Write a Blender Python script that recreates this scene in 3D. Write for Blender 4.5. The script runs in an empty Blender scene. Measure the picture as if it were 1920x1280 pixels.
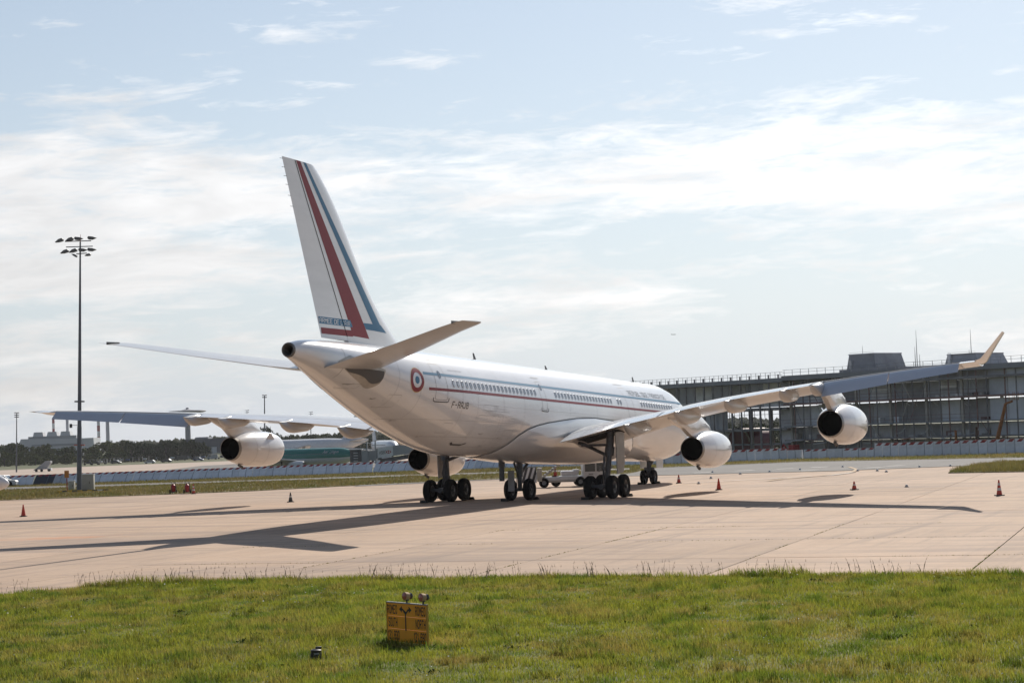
import bpy, bmesh, math, random
import numpy as np
from mathutils import Vector, Matrix
random.seed(7); rng = np.random.default_rng(11)
sc = bpy.context.scene
col = sc.collection
R = math.radians

# ------------------------------------------------------------------ camera
# World frame: the parking apron is z = 0, the big jet's nose tip is at x = 0 and its nose points along +x.
CAM = np.array([-136.4375, -45.2352, 4.4298]); YAW, PIT, ROLL, FPX = 0.4052, 0.0459, -0.0364, 3524.8
fw = np.array([math.cos(YAW)*math.cos(PIT), math.sin(YAW)*math.cos(PIT), math.sin(PIT)])
rt = np.array([math.sin(YAW), -math.cos(YAW), 0.0]); up = np.cross(rt, fw)
r2 = rt*math.cos(ROLL) + up*math.sin(ROLL); u2 = up*math.cos(ROLL) - rt*math.sin(ROLL)
cd = bpy.data.cameras.new('camera'); cam = bpy.data.objects.new('camera', cd); col.objects.link(cam)
cam.matrix_world = Matrix(((r2[0], u2[0], -fw[0], CAM[0]), (r2[1], u2[1], -fw[1], CAM[1]), (r2[2], u2[2], -fw[2], CAM[2]), (0, 0, 0, 1)))
cd.sensor_width = 36; cd.lens = FPX/1920*36; cd.clip_start = 0.5; cd.clip_end = 20000
sc.camera = cam

# ------------------------------------------------------------------ sky and sun
SUN_AZ, SUN_EL = 0.0444, 0.5945          # direction towards the sun, from the shadows on the apron
w = bpy.data.worlds.new('World'); sc.world = w; w.use_nodes = True
nt = w.node_tree; nt.nodes.clear()
def nn(t, **k):
    n = nt.nodes.new(t)
    for a, b in k.items(): setattr(n, a, b)
    return n
def lk(a, b): nt.links.new(a, b)
def mth(op, a, b=None, c=None, clamp=False):
    n = nn('ShaderNodeMath', operation=op); n.use_clamp = clamp
    for i, v in enumerate((a, b, c)):
        if v is None: continue
        if isinstance(v, (int, float)): n.inputs[i].default_value = v
        else: lk(v, n.inputs[i])
    return n.outputs[0]
sky = nn('ShaderNodeTexSky', sky_type='NISHITA', sun_disc=False)
sky.sun_elevation = SUN_EL; sky.sun_rotation = math.pi/2 - SUN_AZ
sky.altitude = 100; sky.air_density = 1.0; sky.dust_density = 0.35; sky.ozone_density = 1.0
tc = nn('ShaderNodeTexCoord'); sx = nn('ShaderNodeSeparateXYZ'); lk(tc.outputs['Generated'], sx.inputs[0])
az = mth('ARCTAN2', sx.outputs[1], sx.outputs[0]); el = mth('ARCSINE', sx.outputs[2])
def cloud_noise(sa, se, seed, detail=7, rough=0.6, dist=0.4, shear=0.0):
    cb = nn('ShaderNodeCombineXYZ')
    lk(mth('MULTIPLY', mth('ADD', az, mth('MULTIPLY', el, shear)), sa), cb.inputs[0]); lk(mth('MULTIPLY', el, se), cb.inputs[1]); cb.inputs[2].default_value = seed
    n = nn('ShaderNodeTexNoise'); lk(cb.outputs[0], n.inputs['Vector'])
    n.inputs['Scale'].default_value = 1; n.inputs['Detail'].default_value = detail; n.inputs['Roughness'].default_value = rough; n.inputs['Distortion'].default_value = dist
    return n.outputs[0]
SKY = 0.08; GAIN = 13.3
PUFFS = [(110, 186, 190, 22, .14), (800, 116, 120, 18, .11), (930, 108, 90, 12, .05), (620, 154, 120, 10, .06), (1420, 178, 240, 28, .17), (1860, 132, 130, 20, .13), (470, 440, 150, 30, -.17), (980, 440, 260, 34, -.12),
         (300, 330, 520, 85, .08), (1500, 340, 420, 60, -.02), (1650, 300, 260, 30, -.07), (1250, 395, 300, 26, -.08), (1760, 420, 160, 24, -.07), (1560, 650, 380, 40, -.10), (170, 225, 110, 22, .08), (1130, 250, 170, 22, .07), (760, 215, 160, 24, -.08), (1300, 410, 200, 22, -.07), (250, 560, 200, 30, .05), (1100, 560, 300, 30, .06)]
big = cloud_noise(5.0, 21, 3.1, 6, 0.55, 0.4, 0.7)
mid = cloud_noise(17, 78, 8.4, 6, 0.62, 0.6, 0.7)
fine = cloud_noise(52, 230, 5.7, 5, 0.66, 0.7, 0.6)
# cover against height: broken low down, a long bank from 5 to 9 degrees, open above with scattered wisps
rp = nn('ShaderNodeValToRGB'); lk(mth('DIVIDE', el, 0.6), rp.inputs[0])
e = rp.color_ramp.elements; e[0].position = 0.0; e[0].color = (0.50,)*3+(1,); e[1].position = 1.0; e[1].color = (0.40,)*3+(1,)
for pz, v in ((0.06, 0.52), (0.10, 0.56), (0.16, 0.59), (0.195, 0.63), (0.24, 0.655), (0.262, 0.60), (0.285, 0.50), (0.33, 0.395), (0.5, 0.40)):
    q = e.new(pz); q.color = (v,)*3+(1,)
cov = mth('ADD', big, mth('SUBTRACT', rp.outputs[0], 1.0))
cov = mth('ADD', cov, mth('MULTIPLY', mth('SUBTRACT', mid, 0.5), 0.68)); cov = mth('ADD', cov, mth('MULTIPLY', mth('SUBTRACT', fine, 0.5), 0.30))
def puff(px, py, wx, wy, amp):          # a cloud (or a gap) of its own at one place in the sky
    d = fw + r2*(px-960)/FPX - u2*(py-640)/FPX; d /= np.linalg.norm(d)
    a0, e0 = math.atan2(d[1], d[0]), math.asin(d[2])
    ax_ = mth('DIVIDE', mth('SUBTRACT', az, a0), wx/FPX); ey_ = mth('DIVIDE', mth('SUBTRACT', el, e0), wy/FPX)
    g = mth('POWER', 2.718, mth('MULTIPLY', mth('ADD', mth('MULTIPLY', ax_, ax_), mth('MULTIPLY', ey_, ey_)), -1.0))
    return mth('MULTIPLY', g, amp)
for q in PUFFS: cov = mth('ADD', cov, puff(*q))
mask = mth('SMOOTH_MIN', mth('MULTIPLY', cov, 3.9, clamp=True), 0.97, 0.3)
sdv = nn('ShaderNodeVectorMath', operation='DOT_PRODUCT'); lk(tc.outputs['Generated'], sdv.inputs[0])
sdv.inputs[1].default_value = (math.cos(SUN_EL)*math.cos(SUN_AZ), math.cos(SUN_EL)*math.sin(SUN_AZ), math.sin(SUN_EL))
fwd = mth('POWER', mth('MULTIPLY_ADD', sdv.outputs['Value'], 0.5, 0.5), 3.0)      # air and cloud scatter forwards: bright on the sun's side
lowf = mth('POWER', 2.718, mth('MULTIPLY', el, -14.0))
veil = mth('ADD', mth('MULTIPLY', mth('POWER', 2.718, mth('MULTIPLY', el, -6.5)), 0.66), mth('MULTIPLY', mth('POWER', 2.718, mth('MULTIPLY', el, -2.2)), 0.40), clamp=True)     # thin high veil and pale air, thicker low down
hc = nn('ShaderNodeMixRGB'); hc.inputs[1].default_value = (0.95, 1.04, 1.13, 1); hc.inputs[2].default_value = (0.83, 0.89, 0.955, 1); lk(lowf, hc.inputs[0])
hcs = nn('ShaderNodeVectorMath', operation='SCALE'); lk(hc.outputs[0], hcs.inputs[0]); lk(mth('MULTIPLY_ADD', fwd, 8.2, 2.9), hcs.inputs['Scale'])
base = nn('ShaderNodeMixRGB'); lk(veil, base.inputs[0]); lk(sky.outputs[0], base.inputs[1]); lk(hcs.outputs[0], base.inputs[2])
cc = nn('ShaderNodeMixRGB'); cc.inputs[1].default_value = (1.0, 1.0, 1.01, 1); cc.inputs[2].default_value = (0.93, 0.905, 0.875, 1); lk(lowf, cc.inputs[0])
body = cloud_noise(10, 46, 14.2, 4, 0.6, 0.6, 0.5)                                 # soft grey undersides
cl = nn('ShaderNodeVectorMath', operation='SCALE'); lk(cc.outputs[0], cl.inputs[0]); lk(mth('MULTIPLY', mth('MULTIPLY_ADD', fwd, GAIN, GAIN*0.10), mth('MULTIPLY_ADD', body, 0.75, 0.62)), cl.inputs['Scale'])
mx = nn('ShaderNodeMixRGB'); lk(mask, mx.inputs[0]); lk(base.outputs[0], mx.inputs[1]); lk(cl.outputs[0], mx.inputs[2])
bg = nn('ShaderNodeBackground'); bg.inputs[1].default_value = SKY; lk(mx.outputs[0], bg.inputs[0])
wo = nn('ShaderNodeOutputWorld'); lk(bg.outputs[0], wo.inputs[0])
sl = bpy.data.lights.new('sun', 'SUN'); sl.energy = 5.0; sl.angle = R(0.53); sl.color = (1.0, 0.93, 0.83)
so = bpy.data.objects.new('sun', sl); col.objects.link(so)
sd = Vector((math.cos(SUN_EL)*math.cos(SUN_AZ), math.cos(SUN_EL)*math.sin(SUN_AZ), math.sin(SUN_EL)))
so.rotation_euler = sd.to_track_quat('Z', 'Y').to_euler(); so.location = (0, 0, 60)
vs = sc.view_settings; vs.view_transform = 'Standard'; vs.look = 'None'; vs.exposure = 0.15; vs.gamma = 1.0; vs.use_curve_mapping = False
sc.cycles.max_bounces = 6; sc.cycles.use_denoising = True
sc.cycles.sample_clamp_indirect = 6

# ------------------------------------------------------------------ helpers: photo point -> place
def ray(px, py): return fw + r2*(px-960)/FPX - u2*(py-640)/FPX
def at(px, py, depth): return CAM + ray(px, py)*depth
def gnd(px, py, z=0.0):
    d = ray(px, py); return CAM + d*((z-CAM[2])/d[2])
def dz(px, py, depth): return float(at(px, py, depth)[2])
VIEW = np.array([math.cos(YAW), math.sin(YAW), 0]); SIDE = np.array([math.sin(YAW), -math.cos(YAW), 0])

# ------------------------------------------------------------------ materials
MATS = {}
def mat(name, c, rough=0.6, metal=0.0, var=0.0, scale=3.0, bump=0.0, bscale=30.0, coat=0.0, spec=0.5, objvar=0.0, c2=None, emit=0.0, trans=0.0, stretch=None, detail=5):
    if name in MATS: return MATS[name]
    m = bpy.data.materials.new(name); m.use_nodes = True; t = m.node_tree; b = t.nodes['Principled BSDF']
    b.inputs['Base Color'].default_value = (*c, 1); b.inputs['Roughness'].default_value = rough; b.inputs['Metallic'].default_value = metal
    b.inputs['Coat Weight'].default_value = coat; b.inputs['Coat Roughness'].default_value = 0.08; b.inputs['Specular IOR Level'].default_value = spec
    b.inputs['Transmission Weight'].default_value = trans
    if emit: b.inputs['Emission Color'].default_value = (*c, 1); b.inputs['Emission Strength'].default_value = emit
    tcn = t.nodes.new('ShaderNodeTexCoord'); vec = tcn.outputs['Object']
    if stretch:
        mp = t.nodes.new('ShaderNodeMapping'); mp.inputs['Scale'].default_value = stretch; t.links.new(vec, mp.inputs[0]); vec = mp.outputs[0]
    if var or c2:
        n = t.nodes.new('ShaderNodeTexNoise'); n.inputs['Scale'].default_value = scale; n.inputs['Detail'].default_value = detail; n.inputs['Roughness'].default_value = 0.65
        t.links.new(vec, n.inputs['Vector'])
        rp = t.nodes.new('ShaderNodeValToRGB'); t.links.new(n.outputs[0], rp.inputs[0])
        ca = tuple(max(0, v*(1-var)) for v in c); cb = c2 or tuple(min(1, v*(1+var)) for v in c)
        rp.color_ramp.elements[0].position = 0.32; rp.color_ramp.elements[0].color = (*ca, 1)
        rp.color_ramp.elements[1].position = 0.68; rp.color_ramp.elements[1].color = (*cb, 1)
        out = rp.outputs[0]
        if objvar:
            oi = t.nodes.new('ShaderNodeObjectInfo'); hs = t.nodes.new('ShaderNodeHueSaturation')
            mr = t.nodes.new('ShaderNodeMapRange'); t.links.new(oi.outputs['Random'], mr.inputs[0]); mr.inputs[3].default_value = 1-objvar; mr.inputs[4].default_value = 1+objvar
            t.links.new(mr.outputs[0], hs.inputs['Value']); t.links.new(out, hs.inputs['Color']); out = hs.outputs[0]
        t.links.new(out, b.inputs['Base Color'])
    if bump:
        n2 = t.nodes.new('ShaderNodeTexNoise'); n2.inputs['Scale'].default_value = bscale; n2.inputs['Detail'].default_value = 4; t.links.new(vec, n2.inputs['Vector'])
        bp = t.nodes.new('ShaderNodeBump'); bp.inputs['Strength'].default_value = bump; bp.inputs['Distance'].default_value = 0.02
        t.links.new(n2.outputs[0], bp.inputs['Height']); t.links.new(bp.outputs[0], b.inputs['Normal'])
    MATS[name] = m; return m

# ------------------------------------------------------------------ mesh builder
class MB:
    def __init__(s): s.v = []; s.f = []; s.m = []
    def add(s, vs, fs, m=0):
        o = len(s.v); s.v += [tuple(map(float, p)) for p in vs]; s.f += [tuple(i+o for i in f) for f in fs]; s.m += [m]*len(fs); return s
    def grid(s, G, cu=False, cv=False, m=0, flip=False):
        G = np.asarray(G, float); a, b = G.shape[:2]; fs = []
        for i in range(a if cu else a-1):
            for j in range(b if cv else b-1):
                q = (i*b+j, ((i+1) % a)*b+j, ((i+1) % a)*b+(j+1) % b, i*b+(j+1) % b)
                fs.append(q[::-1] if flip else q)
        return s.add(G.reshape(-1, 3), fs, m)
    def poly(s, pts, m=0): return s.add(pts, [tuple(range(len(pts)))], m)
    def box(s, c, d, m=0, ax=None, b=0.0):
        c = np.asarray(c, float); h = np.asarray(d, float)/2
        ax = np.eye(3) if ax is None else np.asarray(ax, float)
        if b <= 0:
            P = [c + ax.T @ (h*np.array(k)) for k in ((-1,-1,-1),(1,-1,-1),(1,1,-1),(-1,1,-1),(-1,-1,1),(1,-1,1),(1,1,1),(-1,1,1))]
            return s.add(P, [(0,3,2,1),(4,5,6,7),(0,1,5,4),(1,2,6,5),(2,3,7,6),(3,0,4,7)], m)
        bm = bmesh.new(); bmesh.ops.create_cube(bm, size=1)
        for v in bm.verts: v.co = Vector([v.co[i]*h[i]*2 for i in range(3)])
        bmesh.ops.bevel(bm, geom=bm.edges[:], offset=min(b, h.min()*0.9), segments=2, affect='EDGES', profile=0.5)
        bm.verts.index_update()
        s.add([c + ax.T @ np.array(v.co) for v in bm.verts], [tuple(v.index for v in f.verts) for f in bm.faces], m); bm.free(); return s
    def tube(s, pts, rad, n=8, m=0, cap=True):
        pts = [np.asarray(p, float) for p in pts]; rad = [rad]*len(pts) if np.isscalar(rad) else rad; G = []
        for i, p in enumerate(pts):
            d = pts[min(i+1, len(pts)-1)] - pts[max(i-1, 0)]; d = d/(np.linalg.norm(d)+1e-9)
            a = np.cross(d, (0, 0, 1.0) if abs(d[2]) < .9 else (1.0, 0, 0)); a /= np.linalg.norm(a); b = np.cross(d, a)
            G.append([p + rad[i]*(a*math.cos(t)+b*math.sin(t)) for t in np.linspace(0, 2*math.pi, n, endpoint=False)])
        o = len(s.v); s.grid(G, cv=True, m=m, flip=True)
        if cap:
            s.f += [tuple(o+j for j in range(n)), tuple(o+(len(pts)-1)*n+j for j in reversed(range(n)))]; s.m += [m, m]
        return s
    def lathe(s, prof, c, axis, n=24, m=0):   # prof: (along, radius)
        axis = np.asarray(axis, float); axis /= np.linalg.norm(axis); c = np.asarray(c, float)
        a = np.cross(axis, (0, 0, 1.0) if abs(axis[2]) < .9 else (1.0, 0, 0)); a /= np.linalg.norm(a); b = np.cross(axis, a)
        G = [[c + axis*h + r*(a*math.cos(t)+b*math.sin(t)) for t in np.linspace(0, 2*math.pi, n, endpoint=False)] for h, r in prof]
        return s.grid(G, cv=True, m=m, flip=True)
    def extrude(s, pts, vec, m=0):            # flat polygon pushed along vec
        pts = [np.asarray(p, float) for p in pts]; n = len(pts); v = np.asarray(vec, float)
        return s.add(pts + [p+v for p in pts], [tuple(range(n))[::-1], tuple(range(n, 2*n))] + [(i, (i+1) % n, n+(i+1) % n, n+i) for i in range(n)], m)
    def mesh(s, name, mats, smooth=False):
        me = bpy.data.meshes.new(name); me.from_pydata(s.v, [], s.f)
        for k in (mats if isinstance(mats, (list, tuple)) else [mats]): me.materials.append(k)
        if s.m and max(s.m): me.polygons.foreach_set('material_index', s.m)
        bm = bmesh.new(); bm.from_mesh(me); bmesh.ops.recalc_face_normals(bm, faces=bm.faces); bm.to_mesh(me); bm.free()
        if smooth is not False:
            me.polygons.foreach_set('use_smooth', [True]*len(me.polygons))
            if smooth is not True: me.set_sharp_from_angle(angle=R(smooth))
        me.update(); return me
    def build(s, name, mats, parent=None, smooth=False, **tags):
        return put(name, s.mesh(name, mats, smooth), parent, **tags)
def put(name, me, parent=None, loc=None, rz=None, **tags):
    o = bpy.data.objects.new(name, me); col.objects.link(o)
    if parent: o.parent = parent
    if loc is not None: o.location = loc
    if rz is not None: o.rotation_euler = (0, 0, rz)
    return tag(o, **tags)
def tag(o, label=None, cat=None, group=None, kind=None):
    if label: o['label'] = label
    if cat: o['category'] = cat
    if group: o['group'] = group
    if kind: o['kind'] = kind
    return o
def empty(name, loc=(0, 0, 0), rz=0.0, **tags):
    o = bpy.data.objects.new(name, None); col.objects.link(o); o.location = tuple(loc); o.rotation_euler = (0, 0, rz); o.empty_display_size = 0.3
    return tag(o, **tags)
def copy_tree(o, parent=None, loc=None, rz=None, **tags):
    c = o.copy(); col.objects.link(c)
    if parent: c.parent = parent
    if loc is not None: c.location = tuple(loc)
    if rz is not None: c.rotation_euler = (0, 0, rz)
    for ch in list(o.children): copy_tree(ch, c)
    return tag(c, **tags)
GLY = {'A': ['0,0 0,4.2 .8,6 3.2,6 4,4.2 4,0', '0,2.4 4,2.4'], 'B': ['0,0 0,6 3,6 3.8,5.2 3.8,3.9 3,3.1 0,3.1', '3,3.1 4,2.3 4,.8 3.2,0 0,0'], 'C': ['4,4.8 3.2,6 .8,6 0,4.8 0,1.2 .8,0 3.2,0 4,1.2'], 'D': ['0,0 0,6 2.8,6 4,4.6 4,1.4 2.8,0 0,0'], 'E': ['4,0 0,0 0,6 4,6', '0,3.1 3.2,3.1'], 'F': ['0,0 0,6 4,6', '0,3.1 3.2,3.1'],
       'H': ['0,0 0,6', '4,0 4,6', '0,3 4,3'], 'I': ['2,0 2,6'], 'J': ['0,1.2 .8,0 2.6,0 3.4,1 3.4,6'], 'L': ['0,6 0,0 3.8,0'], 'M': ['0,0 0,6 2,2.6 4,6 4,0'], 'N': ['0,0 0,6 4,0 4,6'], 'O': ['.8,0 0,1.2 0,4.8 .8,6 3.2,6 4,4.8 4,1.2 3.2,0 .8,0'], 'P': ['0,0 0,6 3,6 4,5.2 4,3.6 3,2.8 0,2.8'], 'Q': ['.8,0 0,1.2 0,4.8 .8,6 3.2,6 4,4.8 4,1.2 3.2,0 .8,0', '2.4,1.6 4,0'],
       'R': ['0,0 0,6 3,6 4,5.2 4,3.8 3,3 0,3', '2,3 4,0'], 'S': ['4,5 3.2,6 .8,6 0,5.1 0,4 .8,3.2 3.2,2.8 4,2 4,.9 3.2,0 .8,0 0,1'], 'T': ['0,6 4,6', '2,6 2,0'], 'U': ['0,6 0,1.2 .8,0 3.2,0 4,1.2 4,6'], '-': ['.4,3 3.2,3'], '.': ['1.6,0 2.2,0 2.2,.5 1.6,.5'], "'": ['2,6 1.7,4.6'],
       '0': ['.8,0 0,1.2 0,4.8 .8,6 3.2,6 4,4.8 4,1.2 3.2,0 .8,0'], '1': ['.8,4.8 2.2,6 2.2,0'], '2': ['0,4.8 .8,6 3.2,6 4,4.8 4,3.8 0,0 4,0'], '3': ['0,5 .8,6 3.2,6 4,5 4,4 3,3.1 1.4,3.1', '3,3.1 4,2.2 4,1 3.2,0 .8,0 0,1'], '4': ['3,0 3,6 0,1.8 4,1.8'], '6': ['4,5 3.2,6 .8,6 0,4.8 0,1.2 .8,0 3.2,0 4,1 4,2.4 3.2,3.4 0,3.2'], '8': ['.8,3.1 0,4 0,5.1 .8,6 3.2,6 4,5.1 4,4 3.2,3.1 .8,3.1 0,2.2 0,1 .8,0 3.2,0 4,1 4,2.2 3.2,3.1'], '9': ['0,1 .8,0 3.2,0 4,1.2 4,4.8 3.2,6 .8,6 0,5 0,3.6 .8,2.6 4,2.8']}
def text_mesh(txt, size=1.0, shear=0.0, bold=0.0, stroke=.85, gap=1.5):
    """block capitals drawn with straight strokes, scaled into the unit square"""
    V, Fc, x0 = [], [], 0.0
    for ch in txt:
        if ch == ' ': x0 += 3.4; continue
        for st in GLY[ch]:
            P = [np.array(list(map(float, q.split(',')))) for q in st.split()]
            for a_, b_ in zip(P[:-1], P[1:]):
                d = b_-a_; d /= np.linalg.norm(d); n = np.array([-d[1], d[0]])*stroke/2; e = d*stroke*.32; o = len(V)
                V += [q+[x0, 0] for q in (a_-e-n, b_+e-n, b_+e+n, a_-e+n)]; Fc.append((o, o+1, o+2, o+3))
        x0 += (4.0 if ch not in "I.'1" else 2.9)+gap
    V = np.array(V); V[:, 0] += V[:, 1]*shear; lo = V.min(0); hi = V.max(0)
    return (V-lo)/(hi-lo), Fc
def script_mesh(txt, shear=0.0):            # rounded lower-case lettering from the built-in font
    cu = bpy.data.curves.new('lettering', 'FONT'); cu.body = txt; cu.size = 1; cu.shear = shear; cu.resolution_u = 3
    o = bpy.data.objects.new('lettering', cu); col.objects.link(o)
    dg = bpy.context.evaluated_depsgraph_get(); me = bpy.data.meshes.new_from_object(o.evaluated_get(dg))
    bpy.data.objects.remove(o); bpy.data.curves.remove(cu)
    v = np.array([tuple(p.co) for p in me.vertices]); f = [tuple(p.vertices) for p in me.polygons]; bpy.data.meshes.remove(me)
    v = v[:, :2]; lo = v.min(0); hi = v.max(0)
    return (v-lo)/(hi-lo), f
def pchip(xs, ys):
    xs = np.array(xs, float); ys = np.array(ys, float); h = np.diff(xs); d = np.diff(ys)/h; m = np.zeros(len(xs)); m[0] = d[0]; m[-1] = d[-1]
    for i in range(1, len(xs)-1):
        if d[i-1]*d[i] > 0:
            w1 = 2*h[i]+h[i-1]; w2 = h[i]+2*h[i-1]; m[i] = (w1+w2)/(w1/d[i-1]+w2/d[i])
    def f(x):
        x = np.clip(x, xs[0], xs[-1]); i = np.clip(np.searchsorted(xs, x)-1, 0, len(xs)-2); t = (x-xs[i])/h[i]
        return ys[i]*(1+2*t)*(1-t)**2 + m[i]*h[i]*t*(1-t)**2 + ys[i+1]*t*t*(3-2*t) + m[i+1]*h[i]*t*t*(t-1)
    return f
# ------------------------------------------------------------------ ground materials (worked out over world position)
SA0 = math.atan2(SIDE[1], SIDE[0])
def gmat(name, layers, rough=0.9, objvar=0.0, bump=0.3, bscale=40, spec=0.3, attr=None, stain=None):
    """layers: first is a base colour, then (colour, noise scale (x,y,z), low, high, strength, seed)"""
    m = bpy.data.materials.new(name); m.use_nodes = True; t = m.node_tree; b = t.nodes['Principled BSDF']; b.inputs['Roughness'].default_value = rough; b.inputs['Specular IOR Level'].default_value = spec
    ge = t.nodes.new('ShaderNodeNewGeometry'); rgb = t.nodes.new('ShaderNodeRGB'); rgb.outputs[0].default_value = (*layers[0], 1); cur = rgb.outputs[0]
    for c, s, lo, hi, st, seed in layers[1:]:
        mp = t.nodes.new('ShaderNodeMapping'); mp.inputs['Scale'].default_value = s; mp.inputs['Location'].default_value = (seed*3.7, seed*1.3, seed); mp.inputs['Rotation'].default_value = (0, 0, R(3.9))
        t.links.new(ge.outputs['Position'], mp.inputs[0])
        n = t.nodes.new('ShaderNodeTexNoise'); n.inputs['Scale'].default_value = 1; n.inputs['Detail'].default_value = 6; n.inputs['Roughness'].default_value = 0.62; t.links.new(mp.outputs[0], n.inputs['Vector'])
        mr = t.nodes.new('ShaderNodeMapRange'); mr.inputs[1].default_value = lo; mr.inputs[2].default_value = hi; mr.inputs[3].default_value = 0; mr.inputs[4].default_value = st; t.links.new(n.outputs[0], mr.inputs[0])
        mx = t.nodes.new('ShaderNodeMixRGB'); t.links.new(mr.outputs[0], mx.inputs[0]); t.links.new(cur, mx.inputs[1]); mx.inputs[2].default_value = (*c, 1); cur = mx.outputs[0]
    if stain is not None:
        sb = t.nodes.new('ShaderNodeVectorMath'); sb.operation = 'SUBTRACT'; t.links.new(ge.outputs['Position'], sb.inputs[0]); sb.inputs[1].default_value = tuple(stain)
        mp = t.nodes.new('ShaderNodeMapping'); mp.vector_type = 'TEXTURE'; mp.inputs['Rotation'].default_value = (0, 0, SA0); mp.inputs['Scale'].default_value = (2.6, 1.5, 1); t.links.new(sb.outputs[0], mp.inputs[0])
        ln = t.nodes.new('ShaderNodeVectorMath'); ln.operation = 'LENGTH'; t.links.new(mp.outputs[0], ln.inputs[0])
        n = t.nodes.new('ShaderNodeTexNoise'); n.inputs['Scale'].default_value = 2.2; n.inputs['Detail'].default_value = 6; t.links.new(mp.outputs[0], n.inputs['Vector'])
        sm = t.nodes.new('ShaderNodeMath'); sm.operation = 'SUBTRACT'; t.links.new(n.outputs[0], sm.inputs[0]); mu = t.nodes.new('ShaderNodeMath'); mu.operation = 'MULTIPLY'; t.links.new(ln.outputs['Value'], mu.inputs[0]); mu.inputs[1].default_value = .22; t.links.new(mu.outputs[0], sm.inputs[1])
        mr = t.nodes.new('ShaderNodeMapRange'); mr.inputs[1].default_value = .27; mr.inputs[2].default_value = .45; mr.inputs[3].default_value = 0; mr.inputs[4].default_value = .75; t.links.new(sm.outputs[0], mr.inputs[0])
        mx = t.nodes.new('ShaderNodeMixRGB'); t.links.new(mr.outputs[0], mx.inputs[0]); t.links.new(cur, mx.inputs[1]); mx.inputs[2].default_value = (0.50, 0.235, 0.13, 1); cur = mx.outputs[0]
    if attr:
        at_ = t.nodes.new('ShaderNodeAttribute'); at_.attribute_name = attr; mx = t.nodes.new('ShaderNodeMixRGB'); mx.blend_type = 'MULTIPLY'; mx.inputs[0].default_value = 1
        t.links.new(cur, mx.inputs[1]); t.links.new(at_.outputs['Color'], mx.inputs[2]); cur = mx.outputs[0]
    if objvar:
        oi = t.nodes.new('ShaderNodeObjectInfo'); hs = t.nodes.new('ShaderNodeHueSaturation'); mr = t.nodes.new('ShaderNodeMapRange')
        t.links.new(oi.outputs['Random'], mr.inputs[0]); mr.inputs[3].default_value = 1-objvar; mr.inputs[4].default_value = 1+objvar
        t.links.new(mr.outputs[0], hs.inputs['Value']); t.links.new(cur, hs.inputs['Color']); cur = hs.outputs[0]
    t.links.new(cur, b.inputs['Base Color'])
    if bump:
        n = t.nodes.new('ShaderNodeTexNoise'); n.inputs['Scale'].default_value = bscale; n.inputs['Detail'].default_value = 5; t.links.new(ge.outputs['Position'], n.inputs['Vector'])
        bp = t.nodes.new('ShaderNodeBump'); bp.inputs['Strength'].default_value = bump; bp.inputs['Distance'].default_value = 0.02; t.links.new(n.outputs[0], bp.inputs['Height']); t.links.new(bp.outputs[0], b.inputs['Normal'])
    MATS[name] = m; return m
CONC = gmat('concrete', [(0.45, 0.318, 0.222), ((0.35, 0.24, 0.168), (0.16, 0.5, 1), 0.42, 0.66, 0.55, 1), ((0.50, 0.365, 0.27), (0.05, 0.11, 1), 0.45, 0.7, 0.6, 2), ((0.27, 0.2, 0.16), (0.62, 0.06, 1), 0.48, 0.64, 0.7, 3), ((0.22, 0.17, 0.14), (0.06, 1.1, 1), 0.54, 0.68, 0.55, 13),
             ((0.30, 0.23, 0.185), (2.2, 2.6, 1), 0.5, 0.7, 0.45, 4), ((0.50, 0.26, 0.14), (0.05, 0.09, 1), 0.69, 0.76, 0.5, 9), ((0.2, 0.16, 0.135), (0.9, 0.9, 1), 0.68, 0.76, 0.5, 6)], objvar=0.09, bump=0.12, bscale=18, stain=gnd(110, 1008))
JOINT = gmat('joint_filler', [(0.075, 0.065, 0.05), ((0.05, 0.06, 0.025), (0.9, 0.9, 1), 0.5, 0.62, 0.8, 5)], bump=0.4)
ASPH = gmat('asphalt', [(0.17, 0.158, 0.148), ((0.12, 0.115, 0.11), (0.1, 0.3, 1), 0.4, 0.66, 0.7, 2), ((0.22, 0.2, 0.18), (0.4, 1.6, 1), 0.55, 0.75, 0.5, 7)], bump=0.2)
SOILF = gmat('dry_turf', [(0.13, 0.115, 0.04), ((0.18, 0.14, 0.065), (0.15, 0.15, 1), 0.42, 0.62, 0.8, 2)], bump=0)
SOIL = gmat('turf', [(0.13, 0.14, 0.03), ((0.18, 0.145, 0.055), (0.35, 0.35, 1), 0.45, 0.65, 0.7, 2), ((0.06, 0.085, 0.016), (1.2, 1.2, 1), 0.5, 0.66, 0.7, 3), ((0.15, 0.12, 0.05), (3, 3, 1), 0.6, 0.75, 0.5, 4)], bump=0.8, bscale=9)
FARC = gmat('far_concrete', [(0.42, 0.33, 0.265), ((0.35, 0.28, 0.23), (0.02, 0.05, 1), 0.45, 0.65, 0.6, 2)], bump=0)
FARG = gmat('far_grass', [(0.075, 0.085, 0.028), ((0.10, 0.092, 0.04), (0.05, 0.05, 1), 0.42, 0.62, 0.8, 2), ((0.05, 0.065, 0.02), (0.4, 0.4, 1), 0.5, 0.66, 0.7, 3)], bump=0)
PAINTW = gmat('marking_white', [(0.62, 0.60, 0.56), ((0.4, 0.33, 0.28), (1, 1, 1), 0.5, 0.7, 0.7, 2)], bump=0)
PAINTY = gmat('marking_yellow', [(0.5, 0.36, 0.22), ((0.4, 0.31, 0.24), (1, 1, 1), 0.45, 0.7, 0.8, 2)], bump=0)

def sheet(name, pts, z, m, kind='structure', parent=None):
    b = MB(); b.poly([(p[0], p[1], z) for p in pts]); o = b.build(name, m, parent)
    if not parent: o['kind'] = kind
    return o
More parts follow.
